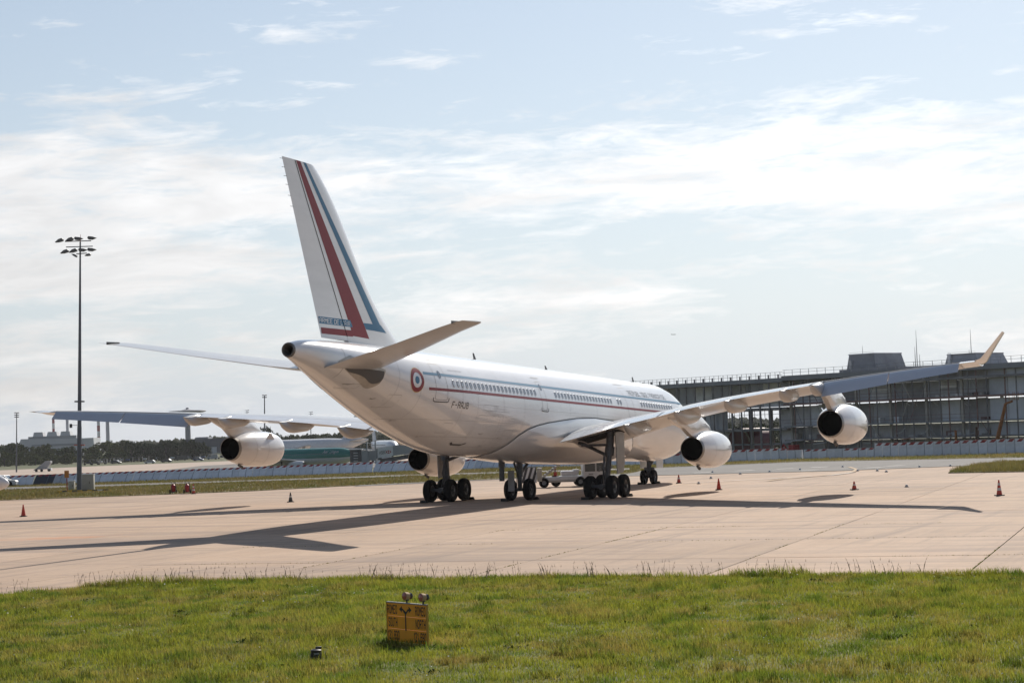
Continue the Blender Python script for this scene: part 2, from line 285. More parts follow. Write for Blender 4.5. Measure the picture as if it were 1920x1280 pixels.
# the land falls about four metres beyond the fence line
LOW = -4.5
FL = [gnd(-700, 938), gnd(-160, 916), gnd(60, 909), gnd(400, 897), gnd(700, 885), gnd(900, 879), gnd(1240, 871.5), gnd(1500, 860.5), gnd(1700, 856), gnd(1900, 850), gnd(2500, 838)]
b = MB(); near = [(-700, 60), (-700, -900), (-100, -900)] ; G0 = [np.array([p[0], p[1], -.30])+VIEW*3 for p in FL]; G1 = [np.array([p[0], p[1], LOW])+VIEW*22 for p in FL]; G2 = [g+VIEW*9000+(SIDE*(i-5)*1500) for i, g in enumerate(G1)]
Gn = [np.array([p[0], p[1], -.30])-VIEW*260 for p in FL]
b.grid([Gn, G0, G1, G2]); b.build('ground', FARG, kind='structure')

# parking apron: concrete slabs 8.85 x 7.43 m laid 3.9 degrees off the jet's axis
TH = R(3.9); E1 = np.array([math.cos(TH), math.sin(TH), 0]); E2 = np.array([-math.sin(TH), math.cos(TH), 0])
def uv(u, v, z=0.0): return E1*u + E2*v + np.array([0, 0, z])
b = MB(); b.box((0, 0, 0), (126, 190, 0.16), ax=[E1, E2, (0, 0, 1)]); apron = b.build('apron', JOINT, kind='structure'); apron.location = tuple(uv(-37, 12, -0.155))
def project(P):
    d = np.asarray(P, float)-CAM; z = d @ fw
    return 960+FPX*(d @ r2)/z, 640-FPX*(d @ u2)/z, z
SU, SV = 8.85, 7.43
b = MB(); b.box((0, 0, -0.05), (SU-0.036, SV-0.036, 0.1), b=0.012); slab_me = b.mesh('slab', CONC)
for i in range(-2, 12):
    for j in range(-8, 16):
        u, v = -79.6+SU*(i+0.5), -22.84+SV*(j+0.5); c = uv(u, v)
        vis = False
        for du in (-1, 0, 1):
            for dv in (-1, 0, 1):
                x, y, z_ = project(uv(u+du*SU/2, v+dv*SV/2))
                if z_ > 5 and -420 < x < 2340 and y < 1500: vis = True
        if not vis: continue
        put('slab', slab_me, apron, loc=Vector(c-np.array([0, 0, 0])-np.array(apron.location)) + Vector((0, 0, random.uniform(-.003, .003))), rz=TH)

# taxiway beyond the nose, asphalt, with painted lines
tx = [gnd(640, 914)+[2, 0, 0], gnd(960, 897.5), gnd(1280, 890), gnd(1440, 886), gnd(1560, 883), gnd(1790, 874), gnd(2300, 868), gnd(2300, 851), gnd(1920, 858), gnd(1500, 866), gnd(1280, 875), gnd(960, 886), gnd(800, 890.5)]
sheet('taxiway', tx, 0.03, ASPH)
b = MB()
def stripe(mb, pts, wd, z=0.045):
    pts = [np.array([p[0], p[1], z]) for p in pts]
    for a, c in zip(pts[:-1], pts[1:]):
        d = c-a; n = np.array([-d[1], d[0], 0])/np.linalg.norm(d)*wd/2; mb.poly([a-n, c-n, c+n, a+n])
for a in ((1300, 887), (1380, 883.5), (1455, 880), (1520, 877), (1500, 883), (1620, 878), (1660, 874.5)):
    stripe(b, [gnd(a[0], a[1]), gnd(a[0]+34, a[1]-1.6)], 0.9)
stripe(b, [gnd(1280, 906), gnd(1440, 898), gnd(1560, 891), gnd(1600, 886)], 0.35)
b.build('taxiway_edge_line', PAINTW, kind='structure')
b = MB(); stripe(b, [gnd(1440, 902), gnd(1470, 898), gnd(1540, 892), gnd(1600, 885), gnd(1606, 880), gnd(1592, 876)], 0.3, 0.05)
stripe(b, [gnd(1560, 923), gnd(1920, 913)], 0.12, 0.05); stripe(b, [gnd(1640, 900), gnd(1920, 892)], 0.12, 0.05)
b.build('taxiway_centre_line', PAINTY, kind='structure')

# turf: foreground verge (rises 4 cm over the slabs), strip on the left, island on the right, verge along the fence
def verge(name, pts, z=0.04, thick=0.34, m=None):
    b = MB(); b.extrude([(p[0], p[1], z-thick) for p in pts], (0, 0, thick)); return b.build(name, m or SOIL, kind='structure')
EDGE = [(-300, 1143), (0, 1117), (90, 1109), (260, 1097), (420, 1092), (640, 1089), (960, 1087), (1280, 1083), (1600, 1081), (1920, 1080), (2300, 1079)]
edge_pts = [gnd(*q) for q in EDGE]
verge('foreground_grass_verge', [(-128, -5), *[(p[0], p[1]) for p in edge_pts], (-100, -62), (-128, -62)])
L_NEAR = [(-160, 944), (0, 938), (240, 929.5), (480, 920), (640, 911.5), (800, 904), (960, 897), (1180, 888)]
L_FAR = [(1250, 872), (960, 878), (700, 886), (400, 898), (60, 910), (-160, 918)]
verge('left_grass_strip', [gnd(*q) for q in L_NEAR+L_FAR], m=SOILF)
verge('fence_grass_verge', [gnd(*q) for q in ((1180, 880), (1280, 875), (1500, 866), (1920, 858), (2200, 853), (2200, 842), (1900, 850), (1700, 855), (1500, 860), (1240, 871))], 0.055, m=SOILF)
verge('right_grass_island', [gnd(*q) for q in ((1778, 887), (1800, 880), (1830, 874), (1870, 868), (1920, 865.5), (2300, 858), (2300, 872), (1920, 884.5))], 0.06, m=SOILF)
ROAD = ((-160, 926), (0, 919), (240, 911.5), (480, 903.5), (800, 892.5), (1180, 881.5), (1180, 878.5), (800, 889.5), (480, 900.5), (240, 908), (0, 914.5), (-160, 921))
sheet('service_road', [gnd(*q) for q in ROAD], 0.06, ASPH)
# land beyond the fence
def low(px, py): return gnd(px, py, LOW)
sheet('far_apron', [low(*q) for q in ((-300, 912), (0, 892), (300, 884), (900, 872), (1200, 866), (1200, 852), (520, 861), (420, 864.5), (200, 873), (0, 881.5), (-300, 893))], LOW+0.05, FARC)
sheet('far_taxi_lane', [low(*q) for q in ((230, 891), (480, 882), (900, 872), (900, 862), (520, 866.5), (380, 873))], LOW+0.10, ASPH)
# ================================================================== the jet (built in its own frame: x = -s, s metres aft of the nose tip)
NOSE_DOWN = 0.04; PIV = 29.7
jet = empty('airliner', (-PIV, 0, 0), label='large white four-engine jet airliner with red and blue stripes seen from behind', cat='airliner')
jet.rotation_euler = (0, NOSE_DOWN, 0)
def A(s, y, z): return (PIV-s, y, z)          # jet frame -> empty's frame
def gz(s): return (PIV-s)*math.tan(NOSE_DOWN)  # height of the ground under station s in the jet's frame
def jbuild(mb, name, mats, parent=None, smooth=False): return mb.build(name, mats, parent or jet, smooth)
def paint(name, c, rough=0.22, dirt=0.05, scale=0.6, c2=None, coat=0.35):
    return mat(name, c, rough, var=dirt, scale=scale, coat=coat, c2=c2, stretch=(0.35, 1, 1.4))
WHITE = paint('jet_white_paint', (0.75, 0.745, 0.74), dirt=0.055, scale=.9, coat=0.9)
GREYP = paint('jet_grey_paint', (0.52, 0.55, 0.60), 0.3)
WINGP = paint('wing_grey_paint', (0.56, 0.555, 0.55), 0.3, 0.06)
BARE = mat('bare_metal', (0.62, 0.60, 0.57), 0.28, 1.0, var=0.08)
BLACK = mat('matt_black', (0.004, 0.004, 0.004), 0.9, spec=.1)  # plain matt black for linings, discs, sheets and thin lines
DARKL = mat('panel_gap', (0.10, 0.10, 0.10), 0.7)
SEAM = mat('panel_seam', (0.34, 0.335, 0.33), 0.6)
BLUE = paint('stripe_blue', (0.055, 0.19, 0.32), 0.5, 0.04, coat=0.0)
RED = paint('stripe_red', (0.25, 0.022, 0.03), 0.5, 0.04, coat=0.0)
LETT = paint('letter_black', (0.02, 0.02, 0.022), 0.35, 0.0)
LETG = paint('letter_grey', (0.22, 0.22, 0.235), 0.35, 0.0)
TYRE = mat('tyre_rubber', (0.008, 0.008, 0.009), 0.85, var=0.3, scale=6, spec=.2)
HUB = mat('wheel_hub', (0.07, 0.07, 0.075), 0.5, 0.3)
STRUT = mat('gear_steel', (0.085, 0.09, 0.10), 0.4, 0.3, var=0.25, scale=5)
GLASSD = mat('cabin_window', (0.16, 0.18, 0.21), 0.08, coat=0.6)

fS = [0, .25, .8, 1.8, 3.2, 5, 7.5, 40, 42, 44, 46, 48, 50, 52, 54, 56, 57.5, 58.4]
f_zt = pchip(fS, [4.62, 5.05, 5.5, 6.15, 7.0, 7.72, 8.17, 8.17, 8.17, 8.17, 8.17, 8.17, 8.165, 8.15, 8.12, 8.05, 7.93, 7.76])
f_zb = pchip(fS, [4.58, 4.15, 3.75, 3.3, 2.9, 2.65, 2.53, 2.53, 2.63, 2.92, 3.36, 3.88, 4.47, 5.1, 5.74, 6.36, 6.8, 7.04])
f_w = pchip(fS, [.02, .45, .95, 1.5, 2.1, 2.58, 2.82, 2.82, 2.815, 2.78, 2.68, 2.5, 2.26, 1.95, 1.56, 1.08, .66, .36])
def fus(s, z, side, off=0.0):
    t, b_, w_ = f_zt(s), f_zb(s), f_w(s); c = (t+b_)/2; h = (t-b_)/2
    k = np.clip((z-c)/h, -0.999, 0.999); y = w_*math.sqrt(1-k*k)
    ny, nz = y/w_**2, (z-c)/h**2; L = math.hypot(ny, nz)+1e-9
    return A(s, side*(y+off*ny/L), z+off*nz/L)
ss = np.concatenate([np.array([0, .06, .14, .25, .4, .6, .8, 1.1, 1.4, 1.8, 2.4, 3.2, 4, 5, 6, 7.5]), np.linspace(9, 39, 31), np.linspace(40, 58.4, 56)])
b = MB(); G = []
for s in ss:
    t, b_, w_ = f_zt(s), f_zb(s), f_w(s)
    G.append([A(s, w_*math.sin(a), (t+b_)/2+(t-b_)/2*math.cos(a)) for a in np.linspace(0, 2*math.pi, 72, endpoint=False)])
b.grid(G, cv=True)
fuselage = jbuild(b, 'fuselage', WHITE, smooth=True)
# auxiliary power unit outlet
b = MB(); c = A(58.35, 0, 7.4)
b.lathe([(0, .36), (-.06, .37), (-.14, .35), (-.16, .30), (-.12, .26), (0.3, .22), (0.9, .2)], c, (1, 0, 0), 28, 0); b.lathe([(0.5, .23), (0.5, .0)], c, (1, 0, 0), 28, 1)
b.lathe([(.02, .36), (-.10, .345)], A(58.15, 0, 7.4), (1, 0, 0), 28, 0)
jbuild(b, 'exhaust_outlet', [mat('burnt_metal', (0.17, 0.16, 0.15), 0.5, 0.6), BLACK], smooth=40)

def wrap_grid(mb, s0, s1, z0f, z1f, side, n=40, nz=3, off=0.006, m=0):
    G = []
    for s in np.linspace(s0, s1, n):
        za, zb_ = (z0f(s), z1f(s)) if callable(z0f) else (z0f, z1f)
        G.append([fus(s, z, side, off) for z in np.linspace(za, zb_, nz)])
    mb.grid(G, m=m); return mb
def wrap_line(mb, pts, wd, side, off=0.007, m=0, closed=False):      # a thin painted or engraved line on the skin
    P = [np.array(p, float) for p in pts]; n = len(P); L = []
    for i in range(n):
        a = P[(i-1) % n] if closed or i else P[0]; c = P[(i+1) % n] if closed or i < n-1 else P[-1]
        d = c-a; d /= np.linalg.norm(d)+1e-9; q = np.array([-d[1], d[0]])*wd/2; L.append([fus(*(P[i]-q), side, off), fus(*(P[i]+q), side, off)])
    mb.grid(L, cu=closed, m=m)
def rrect(s0, s1, z0, z1, r, n=5):
    out = []
    for cx, cz, a0 in ((s1-r, z1-r, 0), (s0+r, z1-r, 90), (s0+r, z0+r, 180), (s1-r, z0+r, 270)):
        for k in range(n): a = R(a0+90*k/(n-1)); out.append((cx+r*math.cos(a), cz+r*math.sin(a)))
    # densify the long edges so they follow the round hull
    full = []
    for i, p in enumerate(out):
        q = out[(i+1) % len(out)]; k = max(1, int(math.dist(p, q)/0.25))
        full += [(p[0]+(q[0]-p[0])*t/k, p[1]+(q[1]-p[1])*t/k) for t in range(k)]
    return full
b = MB(); wrap_grid(b, 48.6, 5.5, lambda s: 6.635, lambda s: 6.775, -1, 90); jbuild(b, 'blue_stripe', BLUE, fuselage, True)
b = MB(); wrap_grid(b, 48.2, 5.5, lambda s: 5.83, lambda s: 5.975, -1, 90); jbuild(b, 'red_stripe', RED, fuselage, True)
b = MB(); wrap_grid(b, 48.6, 5.5, lambda s: 6.635, lambda s: 6.775, 1, 90); jbuild(b, 'blue_stripe', BLUE, fuselage, True)
b = MB(); wrap_grid(b, 48.2, 5.5, lambda s: 5.83, lambda s: 5.975, 1, 90); jbuild(b, 'red_stripe', RED, fuselage, True)
# roundel
def disc_ring(mb, s, z, r0, r1, off, m=0, n=36):
    G = []
    for r in np.linspace(r0, r1, 3): G.append([fus(s+r*math.cos(a), z+r*math.sin(a), -1, off) for a in np.linspace(0, 2*math.pi, n, endpoint=False)])
    mb.grid(G, cv=True, m=m)
for nm, r0, r1, mm, off in (('roundel_rim', .62, .655, mat('roundel_yellow', (0.6, 0.42, 0.2), 0.3), .005), ('roundel_red', .40, .62, RED, .006), ('roundel_blue', .0, .2, BLUE, .006)):
    b = MB(); disc_ring(b, 49.3, 6.31, r0, r1, off); jbuild(b, nm, mm, fuselage, True)
# cabin windows
def window_mesh():
    b = MB(); n = 20; a = np.linspace(0, 2*math.pi, n, endpoint=False)
    def ring(w_, h_, d): return [(w_*np.sign(math.cos(t))*abs(math.cos(t))**.75, d, h_*np.sign(math.sin(t))*abs(math.sin(t))**.75) for t in a]
    b.grid([ring(.145, .215, 0.002), ring(.132, .198, -.016), ring(.108, .168, -.012), ring(.103, .162, -.002)], cv=True, m=0)
    o = len(b.v); b.v += ring(.103, .162, -.002); b.f.append(tuple(range(o, o+n))); b.m.append(1)
    return b.mesh('window', [mat('window_frame', (0.45, 0.46, 0.48), 0.35, 0.2), GLASSD], 50)
win_me = window_mesh(); WZ = 6.28
ws = list(np.arange(45.5, 34.0, -.5335)) + list(np.arange(31.05, 21.0, -.5335)) + [20.1, 19.57] + list(np.arange(15.45, 8.6, -.5335))
for s in ws:
    p0 = np.array(fus(s, WZ, -1)); dn = np.array(fus(s, WZ, -1, 1.0))-p0; o = put('window', win_me, fuselage)
    roll = math.atan2(dn[2], -dn[1]); tap = math.atan2(dn[0], -dn[1]) if False else math.atan2((f_w(s+.3)-f_w(s-.3)), .6)
    o.location = Vector(p0); o.rotation_euler = (-roll, 0, -tap)
# doors
def door(s0, s1, z0, z1, sill=True, r=.16):
    b = MB(); wrap_line(b, rrect(s0, s1, z0, z1, r), .03, -1, .008, closed=True)
    o = jbuild(b, 'door_outline', SEAM, fuselage)
    if sill:
        b = MB(); wrap_line(b, [(s0-.16, z0+.1), (s0-.12, z0-.06), (s0, z0-.1), (s1, z0-.1), (s1+.12, z0-.06), (s1+.16, z0+.1)], .05, -1, .02); jbuild(b, 'door_sill', DARKL, fuselage)
        m_ = (s0+s1)/2; b = MB(); wrap_line(b, rrect(m_-.1, m_+.1, z0+1.2, z0+1.5, .08), .1, -1, .012, closed=True); jbuild(b, 'door_window', GLASSD, fuselage)
        b = MB(); wrap_line(b, [(s0-.2, z1+.22), (s1+.2, z1+.22)], .03, -1, .03); jbuild(b, 'rain_gutter', DARKL, fuselage)
door(46.3, 47.5, 5.36, 7.3); door(32.75, 33.5, 5.3, 7.0); door(17.2, 18.4, 5.33, 7.35, False)
b = MB(); wrap_line(b, [(17.0, 7.55), (18.6, 7.55)], .03, -1, .03); jbuild(b, 'rain_gutter', DARKL, fuselage)
# skin joints: a few ring frames and long seams, belly access hatches
b = MB()
for s in (55.15,):
    wrap_line(b, [(s, z) for z in np.linspace(f_zb(s)+.1, f_zt(s)-.1, 40)], .03, -1, .006)
for s in (50.9, 48.9, 44.6, 42.7, 39.2, 36.2, 29.1, 24.4, 16.0): wrap_line(b, [(s, z) for z in np.linspace(f_zb(s)+.08, f_zt(s)-.08, 40)], .014, -1, .005)
wrap_line(b, [(s, 7.62-.00*s) for s in np.linspace(12, 49, 80)], .01, -1, .005); wrap_line(b, [(s, 4.35) for s in np.linspace(38, 50, 40)], .01, -1, .005)
wrap_line(b, rrect(39.6, 42.5, 3.0, 4.7, .12), .014, -1, .005, closed=True); wrap_line(b, rrect(37.2, 38.4, 3.0, 4.0, .1), .014, -1, .005, closed=True)
wrap_line(b, rrect(40.2, 42.0, 5.0, 5.28, .05), .012, -1, .005, closed=True)
wrap_line(b, [(s, 3.5) for s in np.linspace(38, 46, 40)], .012, -1, .005); wrap_line(b, [(s, 5.25) for s in np.linspace(20, 46, 60)], .008, -1, .005)
wrap_line(b, rrect(50.3, 51.2, 4.9, 5.5, .05), .014, -1, .005, closed=True); wrap_line(b, rrect(53.4, 54.2, 5.75, 5.95, .04), .014, -1, .005, closed=True); wrap_line(b, rrect(44.9, 45.7, 3.7, 4.2, .05), .012, -1, .005, closed=True)
jbuild(b, 'skin_seams', SEAM, fuselage)
for s_, z_, l_ in ((54.3, 5.95, .5), (46.3, 3.52, .22), (49.2, 4.3, .2), (40.4, 3.1, .4), (38.9, 3.55, .3), (41.6, 3.72, .5), (52.0, 5.3, .25)):
    b = MB(); wrap_line(b, [(s_, z_), (s_-l_*.6, z_-.03), (s_-l_, z_+.02)], .035, -1, .008); jbuild(b, 'vent_mark', SEAM, fuselage)
b = MB(); wrap_line(b, [(43.5, 3.22), (43.25, 3.12), (42.4, 3.1), (42.1, 3.2)], .07, -1, .02); jbuild(b, 'drain_mast', DARKL, fuselage)
b = MB()
for k in range(14): wrap_line(b, [(40.6-.13*k, 5.02), (40.6-.13*k, 5.02+(.26 if k < 6 else .13))], .014, -1, .007)
wrap_line(b, [(41.5, 4.96), (38.4, 4.96)], .018, -1, .007); jbuild(b, 'marker_ticks', SEAM, fuselage)
# lettering
def letter(txt, s_left, z0, width, height, m, name, shear=0.0, bold=0.0, off=.007, stroke=.85):
    v, f = text_mesh(txt, 1, shear, stroke=stroke, gap=2.2) if txt.isupper() and len(txt) < 12 else script_mesh(txt, shear); b = MB()
    b.add([fus(s_left-p[0]*width, z0+p[1]*height, -1, off) for p in v], f); jbuild(b, name, m, fuselage)
letter('F-RAJB', 45.75, 4.97, 1.85, .37, LETT, 'registration_lettering', 0.12, stroke=1.1)
letter('REPUBLIQUE', 17.0, 6.84, 3.95, .36, LETT, 'title_lettering', stroke=.95); letter('FRANCAISE', 12.75, 6.84, 3.4, .36, LETT, 'title_lettering', stroke=.95)
letter("AIRBUS A340-200", 45.6, 6.98, 1.75, .075, LETG, 'small_lettering')
# aerials on the crown
for s, h in ((37.0, .42), (9.6, .4), (26, .3)):
    b = MB(); z = f_zt(s)-.02; b.extrude([A(s+.02, -.025, z), A(s-.28, -.025, z), A(s+.08, -.025, z+h), A(s+.17, -.025, z+h)], (0, .05, 0)); jbuild(b, 'aerial', DARKL)

# belly fairing: swells out of the lower hull between s = 16 and 38
def fair_top(s): return np.interp(s, [15, 17, 20, 25, 28, 30, 32.5, 34, 35.1, 36.1, 36.9, 37.3, 37.6], [2.9, 4.0, 4.95, 5.06, 4.95, 4.78, 4.55, 4.35, 4.13, 3.75, 3.1, 2.8, 2.6])
def fair_bulge(s): return float(np.interp(s, [15, 17.5, 21, 27, 31, 33.5, 35.5, 37, 37.6], [0, .25, .45, .5, .47, .38, .24, .09, 0]))
b = MB(); G = []
for s in np.linspace(15, 37.6, 70):
    zt_ = float(fair_top(s)); t, b_, w_ = f_zt(s), f_zb(s), f_w(s); c = (t+b_)/2; h = (t-b_)/2
    amax = math.acos(np.clip((c-zt_)/h, -1, 1)); row = []
    for k in np.linspace(-1, 1, 49):
        a = k*amax; d = 1-abs(k)**6; off = fair_bulge(s)*(0.62+.38*abs(math.sin(a)))*d + 0.03
        row.append(A(s, (w_+off)*math.sin(a), c-(h+off)*math.cos(a)))
    G.append(row)
b.grid(G); jbuild(b, 'belly_fairing', WHITE, smooth=True)
b = MB()
edge = [(s, float(fair_top(s))) for s in np.linspace(16, 37.5, 120)]
wrap_line(b, edge, .05, -1, .045); jbuild(b, 'fairing_seal', DARKL)
for k in range(3):
    b = MB(); y = -1.2-.35*k; b.extrude([A(20.0-.2*k, y, 2.1), A(19.6-.2*k, y, 2.1), A(19.95-.2*k, y, 1.72+.1*k), A(20.1-.2*k, y, 1.72+.1*k)], (0, .03, 0)); jbuild(b, 'drain_fin', DARKL)

# ---- wings
S0 = 19.2
def wLE(y): return S0+.62*y
def wTE(y): return S0+12.3+(max(y, 2.82)-2.82)*.127 if y < 9.5 else S0+13.15+(y-9.5)*.383
wzT = pchip([0, 3, 7, 9.5, 11.7, 20, 28.2, 30], [2.95, 3.38, 4.18, 4.62, 4.98, 5.80, 6.33, 6.40])
SIDE_NOW = 1
def wz(y): return float(wzT(y)) + max(0, y-3)*(-.0105 if SIDE_NOW > 0 else .006)      # the two wings sag differently
wTw = lambda y: np.interp(y, [0, 3, 9.5, 20, 29], [4.6, 4.4, 3.0, 1.0, 0.2])
wTc = lambda y: np.interp(y, [0, 3, 9.5, 29], [.145, .14, .115, .10])
def foil(y, x, up_):          # x = chord fraction -> (s, z)
    le, te = wLE(y), wTE(y); c = te-le; t = wTc(y)
    yt = 5*t*(.2969*math.sqrt(x)-.126*x-.3516*x*x+.2843*x**3-.1036*x**4)
    cam_ = .018*math.sin(math.pi*min(1, x**1.8)) - .004*math.sin(math.pi*x)
    z0 = wz(y)+(1-x)*c*math.tan(R(float(wTw(y))))
    k = cam_ + (yt if up_ else -yt*(1 if x < .55 else 1-.45*math.sin(math.pi*min(1, (x-.55)/.45)*.9)))
    return le+x*c, z0+k*c
def wing_part(ys, x0, x1, side, nx=12, dy=None):
    G = []
    for y in ys:
        xs = x0+(x1-x0)*(.5-.5*np.cos(np.linspace(0, math.pi, nx)))
        loop = [foil(y, x, True) for x in xs[::-1]] + [foil(y, x, False) for x in xs[(1 if x0 == 0 else 0):]]
        G.append([A(s, side*y, z) for s, z in loop])
    b = MB(); b.grid(G, cv=True); n = len(G[0]); b.f += [tuple(range(n)), tuple(range((len(G)-1)*n, len(G)*n))]; b.m += [0, 0]
    return b
wings = {}
for side in (-1, 1):
    SIDE_NOW = side
    b = wing_part([1.5, 2.82, 4.5, 6, 7.8, 9.5, 11, 13, 15, 17, 19, 20.2], 0, .80, side)
    wg = jbuild(b, 'wing', WINGP, smooth=35); wings[side] = wg
    b = wing_part(np.linspace(20.2, 28.25, 10), 0, .735, side); jbuild(b, 'outer_wing', WINGP, wg, 35)
    b = wing_part([28.3, 28.7, 29.2], 0, 1, side); jbuild(b, 'wing_tip', WHITE, wg, 35)
    for y0, y1 in ((3.0, 9.45), (9.6, 19.6)):
        b = wing_part(np.linspace(y0, y1, 9), .806, 1, side, 8); jbuild(b, 'flap', WHITE, wg, 35)
    # ailerons hang down with the hydraulics off
    for y0, y1, droop in ((20.28, 24.2, 41), (24.26, 28.22, 40)):
        G = []
        for y in np.linspace(y0, y1, 5):
            sh, zu = foil(y, .745, True); _, zl = foil(y, .745, False); st, zt_ = foil(y, 1, True); L = st-sh; zm = (zu+zl)/2
            row = []; a = R(droop)
            for fx, kk in ((0, .0), (.03, .7), (.12, 1), (.5, .58), (1, .02), (.5, -.58), (.12, -1), (.03, -.7)):
                dx = fx*L; dzv = kk*(zu-zl)/2; row.append(A(sh+.02+dx*math.cos(a)+dzv*math.sin(a), side*y, zm-.01-dx*math.sin(a)+dzv*math.cos(a)))
            G.append(row)
        b = MB(); b.grid(G, cv=True); b.f += [tuple(range(8)), tuple(range(32, 40))]; b.m += [0, 0]; jbuild(b, 'aileron', GREYP, wg, 40)
    # winglet on the right tip; the left tip ends bare
    if side < 0: rows = ((29.15, 6.43, 37.3, 2.60, .25, 0), (29.36, 6.46, 37.7, 2.35, .22, 8), (29.52, 6.53, 38.0, 2.1, .18, 30), (29.66, 6.66, 38.35, 1.85, .15, 46), (30.15, 7.17, 39.1, 1.35, .11, 46), (30.70, 7.74, 39.9, .85, .07, 46), (30.73, 7.77, 40.0, .70, .03, 46))
    else: rows = ((29.15, 6.43, 37.3, 2.60, .25, 0), (29.3, 6.43, 37.6, 2.3, .2, 2), (29.5, 6.44, 38.1, 1.75, .14, 3), (29.68, 6.45, 38.8, 1.0, .08, 4), (29.78, 6.46, 39.3, .4, .03, 4))
    G = []
    for y, z, sl_, c_, t_, ang in rows:
        nrm = np.array([0, -side*math.sin(R(ang)), math.cos(R(ang))]); row = []
        for fx, kk in ((0, 0), (.04, .55), (.2, 1), (.55, .75), (1, .05), (1, -.05), (.55, -.75), (.2, -1), (.04, -.55)): row.append(np.array(A(sl_+fx*c_, side*y, z+wz(29)-float(wzT(29)))) + nrm*kk*t_/2)
        G.append(row)
    b = MB(); b.grid(G, cv=True); n = 9; b.f += [tuple(range(n)), tuple(range((len(G)-1)*n, len(G)*n))]; b.m += [0, 0]; jbuild(b, 'winglet' if side < 0 else 'wing_end_cap', WHITE, wg, 50)
    # flap track fairings
    for y, L, h in ((7.6, 4.6, .95), (11.0, 4.6, 1.0), (14.4, 4.2, .9), (18.0, 3.6, .8), (20.0, 3.2, .72)):
        te = wTE(y); zt_ = wz(y); s1 = te+.62; s0_ = s1-L; G = []
        for k in np.linspace(0, 1, 15):
            s = s0_+k*L; x = np.clip((s-wLE(y))/(te-wLE(y)), 0, 1); zu = foil(y, x, False)[1]
            if s > te: zu = zt_-.02
            prof = (math.sin(math.pi*min(1, k*.72+.02))**.8) if k < .6 else (math.sin(math.pi*(.6*.72+.02))**.8)*(1-((k-.6)/.4)**1.7)*.98+.0
            zu2 = zu+.15 if s < te-.5 else (zu+.15)*max(0, (te-s)/.5)+ (zt_+.02)*(1-max(0, (te-s)/.5)) if s < te else zt_+.02-.10*(s-te)
            zl = min(zu, zu2)-h*prof*.82-.02; wd = .30*(math.sin(math.pi*min(1, k*.8+.08))**.6)+.03
            if k > .75: wd *= 1-.8*((k-.75)/.25)**1.5
            cz_ = (zu2+zl)/2; hh = (zu2-zl)/2
            G.append([A(s, side*y+wd*np.sign(math.sin(a))*abs(math.sin(a))**.6, cz_+hh*np.sign(math.cos(a))*abs(math.cos(a))**.7) for a in np.linspace(0, 2*math.pi, 16, endpoint=False)])
        b = MB(); b.grid(G, cv=True); b.f += [tuple(range(16)), tuple(range(14*16, 15*16))]; b.m += [0, 0]; jbuild(b, 'flap_track_fairing', WINGP, wg, 50)
